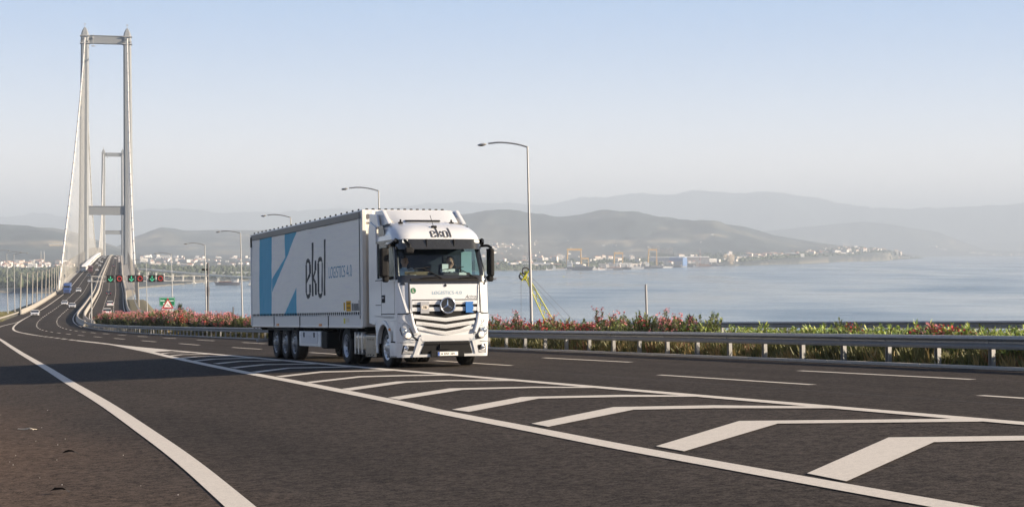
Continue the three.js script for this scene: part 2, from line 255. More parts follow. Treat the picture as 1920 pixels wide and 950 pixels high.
  const hl = (s, t) => {
    const top = road(clamp(s, -300, 3300)).y + EYE - 0.16 + 0, a = -18.6, b = Math.max(tOut(s) + 1.2, 14.6);
    let h = top; if (s < 200) { const q = clamp((200 - s) / 140, 0, 1); h -= 0.042 * q * q * (3 - 2 * q) * Math.max(0, Math.min(t, b) - TA); }
    h += KE(s) * clamp(t, -20, TA);
    if (t < a) h -= (a - t) * (0.42 + 0.75 * sstep(290, 380, s)); if (t > b) h -= (t - b) * 0.36;
    h += (t < a - 3 || t > b + 3 ? 1.2 * fbm(t / 18, s / 18, 3) : 0) - (t > 0.5 && t < b - 0.6 ? 0.25 : 0) - (t < tL(s) - 0.3 && t > tR(s) + 0.3 ? 0.25 : 0) - (s > 640 ? 4 : 0);
    return lerp(-5, Math.max(-5, h), edge(s + 12 * fbm(t / 40, 2.2, 2)));
  };
  const ts = []; for (let t = -240; t < -30; t += 10) ts.push(t); for (let t = -30; t <= 40; t += 1) ts.push(t); for (let t = 50; t <= 240; t += 10) ts.push(t);
  const land = meshGrid(ts.length - 1, 210, (u, v, i, j) => { const s = lerp(-300, 740, v), p = P(s, ts[i]); return [p[0], hl(s, ts[i]), p[2]]; }, (u, v, p) => [p[0], p[2]]);
  tag(part('headland', land, M.earth, scene), 'dry grassy bank falling from the motorway to the water', 'bank', null, 'structure');

  // asphalt
  const lane = (s, t) => {
    const n = 0.22 * fbm(s / 9, t / 2.0, 4) + 0.18 * fbm(s / 40, t / 7, 3, 5.2), main = t < TA ? 1 : 0, ramp = t > TA && t < 19;
    let k = (main ? 0.84 : 1.0) + n;
    if (main) k *= t < 3.5 ? 1.03 : t < 6.95 ? 0.95 : 0.99;
    for (const [a, b, c, d, q] of [[-9, 6, 17.2, 19.3, 0.90], [11, 29, 15.4, 16.6, 1.07], [26, 60, 4.0, 6.6, 0.91], [-16, -2, 3.7, 6.7, 0.93], [2, 9, 13.9, 14.6, 0.9]]) if (s > a && s < b && t > c && t < d) k *= q;
    for (const c of [1.75, 5.2, 8.65]) for (const o of [-0.95, 0.95]) k -= 0.10 * Math.exp(-Math.pow((t - c - o) / 0.35, 2));
    if (ramp && s < 110) for (const o of [-0.9, 0.9]) k -= 0.09 * Math.exp(-Math.pow((t - 17 - (s < 40 ? 0 : -(s - 40) * 0.03) - o) / 0.45, 2));
    const dust = s < 60 ? sstep(18.6, 23, t + 1.5 * fbm(s / 6, t / 3, 3)) : 0;
    return [k * (1 + 1.25 * dust), k * (0.985 + 0.80 * dust), k * (0.965 + 0.45 * dust)];
  };
  const roadG = thing('road', 'dark asphalt motorway and exit ramp curving down from the bridge', 'road', null); roadG.userData.kind = 'structure';
  part('asphalt', sheet(-60, 120, 0, tOut, 0, 1, 60, lane), M.asphalt, roadG);
  part('asphalt', sheet(120, 700, 0, tOut, 0, 4, 18, lane), M.asphalt, roadG);
  part('asphalt', sheet(700, 3400, 0, tOut, 0, 15, 4, lane), M.asphalt, roadG);
  part('asphalt', sheet(-100, 700, tR, tL, 0, 4, 12, (s, t) => lane(s, t + 20)), M.asphalt, roadG);
  part('asphalt', sheet(700, 3400, tR, tL, 0, 15, 4, (s, t) => lane(s, t + 20)), M.asphalt, roadG);
  // painted lines
  const E = [[-40, 15.6], [-20, 15.15], [-13.7, 15.04], [-10.67, 14.94], [-7.47, 14.82], [-4.2, 14.63], [0, 14.4], [2.8, 14.17], [6.57, 13.91], [13.1, 13.5], [19.5, 13.15], [27.4, 12.69], [36.85, 12.1], [49.5, 11.26], [71, 10.32], [88, 10.36]];
  const F = [[-40, 22.6], [-9.4, 19.66], [-4.1, 19.19], [1.9, 18.75], [9.4, 18.24], [21.85, 17.53], [37.8, 16.67], [66.9, 15.39], [107.2, 14.15], [160, 13.4], [254.8, 12.42], [290, 11.3], [307, 10.62], [340, 10.4]];
  const eAt = table(E);
  const L = (name, pts, w, ds = 2) => part(name, line(pts, w, 0.009, ds), M.paint, roadG);
  L('edge_line', E, 0.28, 1); L('edge_line', F, 0.26, 1);
  L('lane_line', [[-40, TA], [88, TA]], 0.29, 1); L('lane_line', [[124, TA], [300, 10.38], [700, 10.2]], 0.28, 2); L('lane_line', [[700, 10.2], [2900, 10.2]], 0.26, 12);
  L('edge_line', [[240, 0.4], [700, 0.4]], 0.2, 3); L('edge_line', [[700, 0.4], [2900, 0.4]], 0.2, 12);
  for (const [a, b] of [[-100, 700], [700, 2900]]) { const q = (f, o) => { const r = []; for (let s = a; s <= b; s += a < 0 ? 8 : 30) r.push([s, f(s) + o]); return r; }; L('edge_line', q(tL, -0.5), 0.18, 8); L('edge_line', q(tR, 0.6), 0.18, 8); }
  for (let s = 88; s < 124; s += 6) L('lane_dash', [[s + 1.2, TA], [s + 4.4, TA]], 0.3);
  for (let k = -3; k < 24; k++) for (const t of [6.93, 3.5]) { const a = k === -1 && t > 5 ? -9.6 : 1.4 + 14.9 * k; L('lane_dash', [[a, t], [a + 6.2, t]], t > 5 && k < 4 ? 0.17 : 0.19); }
  { const far = []; for (let k = 24; k < 120; k++) for (const t of [6.93, 3.5]) far.push(line([[1.4 + 14.9 * k, t], [8.6 + 14.9 * k, t]], 0.22, 0.012, 8)); tag(part('lane_dash', far, M.paint, roadG), null, null, null, 'stuff'); }
  { const far = []; for (let k = -4; k < 120; k++) for (const f of [1 / 3, 2 / 3]) { const s = 3 + 14.9 * k; far.push(line([[s, lerp(tL(s) - 0.6, tR(s) + 0.6, f)], [s + 6.5, lerp(tL(s + 6) - 0.6, tR(s + 6) + 0.6, f)]], 0.2, 0.012, 8)); } tag(part('lane_dash', far, M.paint, roadG), null, null, null, 'stuff'); }
  // chevrons of the gore
  const bars = [
    [[-11.18, 14.7], [-8.97, 12.31], [-10.0, 11.31], [-10.72, 10.62], [-11.1, 10.64], [-10.38, 11.61], [-9.79, 12.3], [-11.96, 14.77]],
    [[-7.66, 14.52], [-5.59, 12.3], [-7.73, 10.5], [-8.3, 10.55], [-6.37, 12.19], [-8.43, 14.56]],
    [[-3.36, 14.29], [-1.71, 12.29], [-2.9, 11.22], [-4.42, 10.5], [-5.02, 10.5], [-3.38, 11.48], [-2.49, 12.33], [-4.06, 14.33]],
    [[0.43, 14.11], [2.05, 12.28], [0.66, 11.03], [-0.54, 10.5], [-1.1, 10.5], [0.19, 11.25], [1.34, 12.25], [-0.34, 14.1]],
    [[4.58, 13.88], [6.01, 12.2], [4.59, 11.03], [3.38, 10.5], [2.83, 10.5], [4.23, 11.18], [5.26, 12.2], [3.84, 13.9]],
    [[8.59, 13.63], [9.91, 12.05], [9.0, 11.22], [7.52, 10.5], [6.79, 10.5], [8.5, 11.3], [9.18, 12.04], [7.79, 13.68]],
    [[12.47, 13.38], [13.44, 11.86], [12.42, 11.04], [11.5, 10.5], [10.71, 10.5], [11.93, 11.2], [12.83, 11.97], [11.84, 13.43]],
    [[16.45, 13.13], [17.44, 11.72], [15.53, 10.5], [14.87, 10.5], [16.69, 11.86], [15.75, 13.14]],
    [[20.13, 12.95], [21.24, 11.68], [19.32, 10.5], [18.62, 10.5], [20.66, 11.73], [19.35, 12.93]],
    [[24.19, 12.69], [24.99, 11.53], [22.92, 10.5], [22.22, 10.5], [24.24, 11.6], [23.4, 12.68]],
    [[28.44, 12.35], [29.19, 11.29], [27.43, 10.5], [26.6, 10.5], [28.5, 11.39], [27.59, 12.32]],
  ];
  for (let s = 32.4; s < 45; s += 3.9) { const e = eAt(s) - 0.1, m = (e + 10.5) / 2 + 0.1; bars.push([[s, e], [s + 0.6, m], [s - 0.9, 10.5], [s - 1.7, 10.5], [s - 0.1, m], [s - 0.8, e]]); }
  for (const b of bars) {
    const v = b.map((p) => new THREE.Vector2(...p)), tri = THREE.ShapeUtils.triangulateShape(v, []), a = [], uv = [];
    const add = (p) => { const q = P(p[0], p[1], 0.011); a.push(...q); uv.push(q[0], q[2]); };
    for (const f of tri) {                                            // each triangle split in four so that it follows the road
      const [p, q, r] = f.map((k) => b[k]), mid = (x, y) => [(x[0] + y[0]) / 2, (x[1] + y[1]) / 2], pq = mid(p, q), qr = mid(q, r), rp = mid(r, p);
      for (const T of [[p, pq, rp], [pq, q, qr], [rp, qr, r], [pq, qr, rp]]) T.forEach(add);
    }
    const g = new THREE.BufferGeometry(); g.setAttribute('position', new THREE.Float32BufferAttribute(a, 3)); g.setAttribute('uv', new THREE.Float32BufferAttribute(uv, 2)); g.computeVertexNormals();
    part('chevron_stripe', g, M.paint, roadG);
  }
  part('gore_nose', sheet(47, 74, TA + 0.12, (s) => Math.max(TA + 0.13, eAt(s) - 0.1), 0.0125, 2, 2), M.paint, roadG);
  const seams = []; for (const [a, b, t] of [[-40, 300, 3.33], [-40, 70, 8.1]]) { const q = []; for (let s = a; s <= b; s += 4) q.push([s, t + 0.05 * fbm(s / 9, t, 2)]); seams.push(line(q, 0.022, 0.005, 4)); }
  tag(part('tar_seam', seams, std(rgb(0.02, 0.02, 0.021), 0.7), roadG), null, null, null, 'stuff');
  const kerb = thing('kerb', 'pale concrete kerb along the foot of the median guardrail', 'kerb'); kerb.userData.kind = 'structure';
  for (let s = -40; s < 240; s += 4) part('kerb_stone', sweep([[0.10, -0.1], [0.10, 0.05], [0.08, 0.065], [-0.12, 0.065], [-0.12, -0.1]], s + 0.01, s + 3.99, 4), M.paleConcrete, kerb);
}
{ // litter on the shoulder
  const scrap = (label, s, t, L, W, mat, turn) => { const o = thing('tyre_scrap', label, 'scrap'); const g = meshGrid(10, 3, (u, v) => [lerp(-L, L, u), 0.015 + 0.035 * Math.sin(u * 3.1) * (0.4 + v) + 0.01 * rnd(), lerp(-W, W, v) * (0.5 + 0.5 * Math.sin(u * 3.0 + 0.2))]); part('strip', g, mat, o); stand(o, s, t, 0.006); o.rotation.y += turn; };
  scrap('dark scrap of tyre rubber lying nearest on the brown shoulder', -6.81, 20.97, 0.11, 0.035, M.rubber, 0.1); scrap('dark scrap of tyre rubber on the shoulder, nearer the white edge line', -2.1, 20.29, 0.12, 0.03, M.rubber, 0.05);
  const w = thing('twig', 'pale dry twig on the brown shoulder at left', 'twig'); part('stick', [bend([[-0.15, 0.015, 0], [0, 0.02, 0.01], [0.12, 0.04, 0.03], [0.17, 0.015, 0.02]], 0.008, 10, 5), rod([0.1, 0.03, 0.02], [0.16, 0.015, -0.08], 0.005, 5)], std(rgb(0.62, 0.56, 0.46), 0.8), w); stand(w, 3.5, 20.33);
  const chips = []; for (let i = 0; i < 30; i++) { const s = rr(-9, 9), t = 20.6 + 0.05 * (3 - s) + rr(-1.2, 1.4), m = frameAt(s, t, 0.004); chips.push(new THREE.TetrahedronGeometry(rr(0.004, 0.011)).applyMatrix4(m)); } tag(part('gravel', chips, std(rgb(0.62, 0.57, 0.5), 0.8), scene), 'pale stone chips scattered on the brown shoulder', 'gravel', null, 'stuff');
}
// concrete barriers and parapets
{
  const jersey = [[-0.3, -0.1], [-0.3, 0.08], [-0.14, 0.34], [-0.1, 0.88], [0.1, 0.88], [0.14, 0.34], [0.3, 0.08], [0.3, -0.1]];
  const med = thing('median_barrier', 'pair of pale concrete walls dividing the two carriageways up the bridge', 'barrier');
  for (const o of [-0.45, -1.9]) { part('concrete_wall', sweep(jersey, 252, 700, 4, o), M.paleConcrete, med); part('concrete_wall', sweep(jersey, 700, 2900, 15, o), M.paleConcrete, med); }
  const par = thing('concrete_parapet', 'pale concrete parapet along the water side of the approach, left of the traffic', 'parapet');
  part('parapet_wall', sweep([[-0.16, -0.1], [-0.16, 1.15], [0.12, 1.15], [0.12, -0.1]], 398, 640, 4, 13.1), M.paleConcrete, par);
  part('footing', sweep([[-0.5, -0.1], [-0.5, 0.12], [-0.17, 0.12], [-0.17, -0.1]], 398, 640, 4, 13.1), M.concrete, par);
  const rb = thing('roadside_barrier', 'pale concrete barrier on the far side of the outbound carriageway', 'barrier');
  part('concrete_wall', sweep(jersey, 352, 700, 4, (s) => tR(s) - 0.35), M.paleConcrete, rb); part('concrete_wall', sweep(jersey, 700, 2900, 15, (s) => tR(s) - 0.35), M.paleConcrete, rb);
}
// ------------------------------------------------------------------ the suspension bridge
const TC = -1.2, T1 = 1271, T2 = 2818, ANCH = 704;
{
  const br = thing('suspension_bridge', 'huge pale grey suspension bridge with two tall twin legged towers', 'bridge');
  const tower = piece('tower', br);
  const oct = (hx, hz, c) => [[hx, hz - c], [hx - c, hz], [-hx + c, hz], [-hx, hz - c], [-hx, -hz + c], [-hx + c, -hz], [hx - c, -hz], [hx, -hz + c]];
  const legGeo = (side) => {                       // rings of [height, half width, half depth, centre]
    const rings = [[-62, 3.9, 4.6, 16.9], [-12, 3.7, 4.4, 16.3], [60, 3.3, 4.0, 15.9], [152.5, 2.85, 3.4, 15.25], [158.5, 2.85, 3.4, 15.2], [160.6, 2.5, 2.9, 15.2], [162.6, 1.8, 2.1, 15.2], [164.4, 0.9, 1.0, 15.2], [165.0, 0.1, 0.1, 15.2]];
    const g = meshGrid(8, rings.length - 1, (u, v, i, j) => { const [h, hx, hz, c] = rings[j], o = oct(hx, hz, Math.min(1.15, hx * 0.35)), p = o[i % 8]; return [side * c + p[0], h, p[1]]; }, (u, v) => [u, v]).toNonIndexed();
    g.computeVertexNormals(); return g;
  };
  for (const s of [-1, 1]) {
    part('leg', legGeo(s), M.towerPaint, tower);
    part('collar', [box(7.2, 0.5, 8.4, s * 15.2, 158.4, 0), box(7.2, 0.6, 8.4, s * 15.2, 153.0, 0)], M.grey, tower);
    for (const o of [-2.7, 2.7]) part('saddle_lamp', box(0.9, 1.0, 0.9, s * 15.2 + o, 154.4, 4.0), M.paleConcrete, tower);
    part('mast', [rod([s * 15.2, 164.6, 0], [s * 15.2, 167.4, 0], 0.16), box(1.2, 0.5, 1.2, s * 15.2, 167.4, 0)], M.grey, tower);
  }
  part('crossbeam', [box(24.9, 5.6, 5.0, 0, 155.7, 0), box(25.2, 0.35, 5.8, 0, 158.7, 0)], M.towerPaint, tower);
  part('crossbeam', [box(25.6, 6.2, 5.4, 0, 29.6, 0), box(25.6, 0.35, 6.2, 0, 32.9, 0)], M.towerPaint, tower);
  part('crossbeam', [box(26.4, 6.0, 6, 0, -19.5, 0)], M.towerPaint, tower);
  part('inspection_cradle', [box(1.2, 1.4, 1.2, -9.2, 156.9, 3.2), rod([-9.2, 160, 3.2], [-9.2, 151, 3.2], 0.12), box(2.6, 0.6, 1.2, -9.2, 150.8, 3.2)], M.grey, tower);
  part('pier_footing', [new THREE.CylinderGeometry(9, 10, 12, 20).translate(-16.9, -58, 0), new THREE.CylinderGeometry(9, 10, 12, 20).translate(16.9, -58, 0), box(34, 5, 9, 0, -56, 0)], M.concrete, tower);
  const setTower = (o, s) => { const p = P(s, TC); o.position.set(p[0], EYE, p[2]); o.rotation.y = -road(s).a + Math.PI * 0; o.rotation.y = road(s).a; };
  setTower(tower, T1); const tower2 = tower.clone(); br.add(tower2); setTower(tower2, T2);
  // cables, bands and hangers
  const topH = 158, end = P(ANCH, 0)[1] - EYE - 0.2, mid = (T1 + T2) / 2, low = P(mid, 0)[1] - EYE + 4.2;
  const cableH = (s) => { if (s < T1) { const q = (s - ANCH) / (T1 - ANCH); return lerp(end, topH, q) - 15 * 4 * q * (1 - q); } if (s > T2) { const q = (s - T2) / 560; return lerp(topH, -26, q) - 15 * 4 * q * (1 - q); } const q = (s - mid) / (T2 - mid); return low + (topH - low) * q * q; };
  const at = (s, side, h) => { const k = sstep(0, 1, clamp(1 - Math.abs(s - (s < mid ? T1 : T2)) / 560, 0, 1)), p = P(s, TC + side * lerp(15.75, 15.2, k)); return new THREE.Vector3(p[0], EYE + h, p[2]); };
  let bands = [];
  for (const side of [1, -1]) {
    const spans = [[ANCH, T1], [T1, T2], [T2, T2 + 555]];
    part('main_cable', spans.map(([a, b]) => { const n = b - a > 1000 ? 90 : 44, pts = []; for (let i = 0; i <= n; i++) { const s = lerp(a, b, i / n); pts.push(at(s, side, cableH(s))); } return new THREE.TubeGeometry(new THREE.CatmullRomCurve3(pts), n * 2, 0.47, 8); }), M.cable, br);
    for (let s = ANCH + 45; s < T2 + 500; s += 24) {
      if (Math.abs(s - T1) < 8 || Math.abs(s - T2) < 8) continue;
      const a = at(s, side, cableH(s)), p = P(s, TC + side * 15.9, -0.2);
      bands.push(new THREE.CylinderGeometry(0.62, 0.62, 1.4, 8).applyQuaternion(new THREE.Quaternion().setFromUnitVectors(new THREE.Vector3(0, 1, 0), at(s + 1, side, cableH(s + 1)).sub(a).normalize())).translate(a.x, a.y, a.z));
      if (a.y - p[1] > 1.2) part('hanger', rod(a.toArray(), p, 0.11, 5), M.cable, br);
    }
  }
  tag(part('cable_band', bands, M.grey, br), null, null, null, 'stuff');
  part('deck', [sweep([[14.9, -0.12], [15.6, -1.2], [9, -4.2], [-11, -4.2], [-18.0, -1.2], [-17.3, -0.12]], 690, 3380, 20)], M.paleConcrete, br);
  const rail = [];
  for (const t of [14.85, -17.25]) { for (const h of [0.45, 0.85, 1.3]) rail.push(sweep([[-0.04, h], [0.04, h], [0.04, h + 0.09], [-0.04, h + 0.09]], 690, 2850, 15, t)); for (let s = 690; s < 2200; s += 5) { const m = frameAt(s, t); rail.push(box(0.09, 1.4, 0.09, 0, 0.7, 0).applyMatrix4(m)); } }
  tag(part('railing', rail, M.paleZinc, br), null, null, null, 'stuff');
  { const p = P(692, TC); part('deck_pier', box(22, p[1] - 4.5, 4, 0, (p[1] - 4.5) / 2 - 1, 0).rotateY(road(692).a).translate(p[0], 0, p[2]), M.concrete, br); }

  // the curving viaduct beyond the bridge
  M.viaductWhite = std(rgb(0.80, 0.77, 0.70), 0.7); const via = thing('viaduct', 'long pale viaduct curving right to the far shore on slender piers', 'viaduct');
  const path = new THREE.CatmullRomCurve3([[-790, 26, -3420], [-720, 24.5, -3330], [-640, 21.5, -3200], [-560, 18, -3090], [-490, 15.2, -3010], [-420, 13, -2960]].map((p) => new THREE.Vector3(...p))), n = 60;
  const secs = [[-7, 0.6], [-7, -0.8], [-3, -3.2], [3, -3.2], [7, -0.8], [7, 0.6], [6.6, 0.6], [6.6, -0.3], [-6.6, -0.3], [-6.6, 0.6]];
  const vg = meshGrid(secs.length, n, (u, v, i, j) => { const p = path.getPointAt(j / n), d = path.getTangentAt(j / n), r = new THREE.Vector3(-d.z, 0, d.x).normalize(), q = secs[i % secs.length]; return [p.x + r.x * q[0], p.y + q[1], p.z + r.z * q[0]]; }).toNonIndexed(); vg.computeVertexNormals();
  part('deck', vg, M.viaductWhite, via);
  for (let k = 1; k < 13; k++) { const p = path.getPointAt(k / 13); part('pier', [box(3.2, p.y - 3 + 4, 2.6, p.x, (p.y - 3 - 4) / 2, p.z), box(8, 1.4, 3, p.x, p.y - 3.7, p.z), box(7, 3, 7, p.x, 0.4, p.z)], M.viaductWhite, via); }
  part('abutment', box(16, 15, 14, -414, 6, -2952), M.viaductWhite, via);
}

// ------------------------------------------------------------------ guardrails
const wBeam = [[0.0, 0.42], [0.085, 0.43], [0.105, 0.49], [0.07, 0.515], [-0.03, 0.55], [-0.03, 0.59], [0.07, 0.625], [0.105, 0.65], [0.085, 0.71], [0.0, 0.72], [-0.012, 0.715], [0.03, 0.70], [0.055, 0.65], [0.03, 0.625], [-0.045, 0.59], [-0.045, 0.55], [0.03, 0.515], [0.055, 0.49], [0.03, 0.44], [-0.012, 0.425]];
{
  const gr = thing('guardrail', 'galvanized steel guardrail along the flowering median beside the inbound lanes', 'guardrail');
  const T = (s) => (s > 225 ? lerp(-0.28, -0.62, sstep(225, 262, s)) : -0.28);
  for (let s = -40; s < 262; s += 4) part('rail_beam', sweep(wBeam, s, s + 4.12, 4.12, (q) => T(q) + ((Math.round(s / 4) & 1) ? 0.004 : 0)), M.zinc, gr);
  const post = [box(0.012, 0.80, 0.10, -0.055, 0.28, 0), box(0.11, 0.80, 0.010, 0, 0.28, -0.05), box(0.012, 0.80, 0.10, 0.055, 0.28, 0), box(0.05, 0.14, 0.09, -0.0, 0.57, 0.075)], pg = merge(post);
  pg.rotateY(-Math.PI / 2);
  for (let s = -38; s < 262; s += 2) { const m = part('post', pg, M.zinc, gr); put(m, s, T(s) - 0.13); }
  const bolts = []; for (let s = -40; s < 150; s += 4) for (const o of [-0.12, 0.1, 0.22]) for (const h of [0.465, 0.675]) bolts.push(new THREE.CylinderGeometry(0.016, 0.016, 0.02, 6).rotateZ(Math.PI / 2).translate(0, 0, 0).applyMatrix4(frameAt(s + o, T(s) + 0.08, h)));
  tag(part('bolt', bolts, M.grey, gr), null, null, null, 'stuff');
  const fr = thing('guardrail', 'steel guardrail on the seaward side of the outbound carriageway, behind the hedge', 'guardrail');
  const T2_ = (s) => (s < 260 ? -17.9 : lerp(-17.9, -14.9, sstep(260, 400, s)));
  for (let s = -60; s < 700; s += 12) part('rail_beam', sweep(wBeam.map(([a, b]) => [a, b + 0.06]), s, s + 12, 4, T2_), M.zinc, fr);
  for (let s = -60; s < 700; s += 4) put(part('post', pg, M.zinc, fr), s, T2_(s) - 0.13, 0.06);
  const lr = thing('guardrail', 'white end of steel guardrail beside the exit lane at the grass verge', 'guardrail');
  const T3 = (s) => lerp(15.0, 13.5, sstep(240, 400, s));
  for (let s = 240; s < 396; s += 12) part('rail_beam', sweep(wBeam.map(([a, b]) => [-a, b + 0.05]), s, s + 12, 6, T3), M.paleConcrete, lr);
  for (let s = 242; s < 396; s += 4) put(part('post', pg, M.zinc, lr), s, T3(s) + 0.13, 0.05);
}

// ------------------------------------------------------------------ lamps and posts
{
  const head = () => { const g = new THREE.SphereGeometry(0.5, 16, 8).scale(0.62, 0.17, 0.34); return g; };
  const makeLamp = (H, arm, label, group) => {
    const o = thing('street_lamp', label, 'street lamp', group);
    part('pole', [rod([0, -0.4, 0], [-0.0, H, 0], 0.11, 12, 0.055), cyl(0.2, 0.2, 0.5, 12)], M.paleZinc, o);
    part('arm', [bend([[0, H - 0.02, 0], [-0.25 * arm, H + 0.20, 0], [-0.6 * arm, H + 0.34, 0], [-0.86 * arm, H + 0.30, 0]], 0.052, 20)], M.paleZinc, o);
    const h = piece('lamp_head', o); h.position.set(-arm, H + 0.24, 0); h.rotation.z = 0.1;
    part('housing', head(), M.paleZinc, h); part('lens', new THREE.SphereGeometry(0.3, 14, 6, 0, 6.283, 1.6, 1.5).scale(0.8, 0.25, 0.5).translate(0, -0.03, 0), M.paleConcrete, h);
    return o;
  };
  const tLamp = table([[0, -17.3], [235, -17.3], [270, -16.8], [308, -15.6], [346, -15.2], [600, -15.2]]);
  const names = ['tall curved street lamp just right of the white truck, nearest of the row', 'curved street lamp whose arm shows above the lorry trailer roof', 'curved street lamp whose head peeps over the rear of the trailer roof', 'curved street lamp standing just behind the tail of the trailer', 'curved street lamp left of the dark mast, rising from the hedge', 'curved street lamp rising behind the red warning triangle', 'curved street lamp just right of the lane signals, farthest of the row'];
  const lean = 0.024; let first = null;
  names.forEach((n, i) => { const s = [77.5, 115, 154, 190, 230, 282, 352][i]; const o = first ? copyOf(first, n) : (first = makeLamp(12.2 + (i > 4 ? 0.5 * (i - 4) : 0), 3.0, n, 'street lamps along the outbound carriageway')); stand(o, s, tLamp(s)); o.rotation.z = lean; o.rotation.y = -0.2; });
  // water side of the approach
  const far = ['grey street lamp reaching in from beyond the left edge of the view', 'tall street lamp at the start of the concrete parapet', 'street lamp second along the concrete parapet, arm over the road'].map((n) => copyOf(first, n, 'street lamps on the water side'));
  [[372, 17.5], [394.5, 15.9], [412.5, 15.2]].forEach(([s, t], i) => { far[i].scale.set(-1.1, 1.19, 1.1); stand(far[i], s, t); far[i].rotation.z = 0.018; far[i].rotation.y = 0; });
  // slim masts all along both edges of the bridge
  const mast = thing('lamp_mast', 'slim pale mast with a small lamp on the water side edge of the bridge approach', 'lamp mast', 'slim masts along the left edge of the bridge');
  part('pole', [rod([0, -0.5, 0], [0, 9.8, 0], 0.18, 8, 0.12)], M.paleConcrete, mast); part('lamp_head', [rbox(0.9, 0.16, 0.34, -0.3, 9.85, 0, 0.06)], M.paleConcrete, mast);
  const left = [430, 458, 485, 510, 537, 563, 585]; for (let s = 622; s < 1250; s += 24.6) left.push(s); for (let s = 1262; s < 2800; s += 32) left.push(s);
  left.forEach((s, i) => { const o = i ? copyOf(mast) : mast; stand(o, s, s < 440 ? 14.8 : s < 600 ? lerp(14.7, 13.6, (s - 440) / 160) : 14.2); o.scale.x = -1; o.rotation.z = s < 600 ? -0.02 : 0; o.rotation.y = 0.2; });
  const rg = 'slim masts along the right edge of the bridge'; let k = 0;
  for (let s = 470; s < 2800; s += s < 720 ? 20 : s < 1250 ? 24.6 : 32) { const o = copyOf(mast, 'slim pale mast with a small lamp on the outer edge of the outbound carriageway', rg); stand(o, s, s < 690 ? lerp(-15.6, -16.4, (s - 470) / 220) : -16.6); o.rotation.z = s < 700 ? 0.03 : 0; k++; }
}

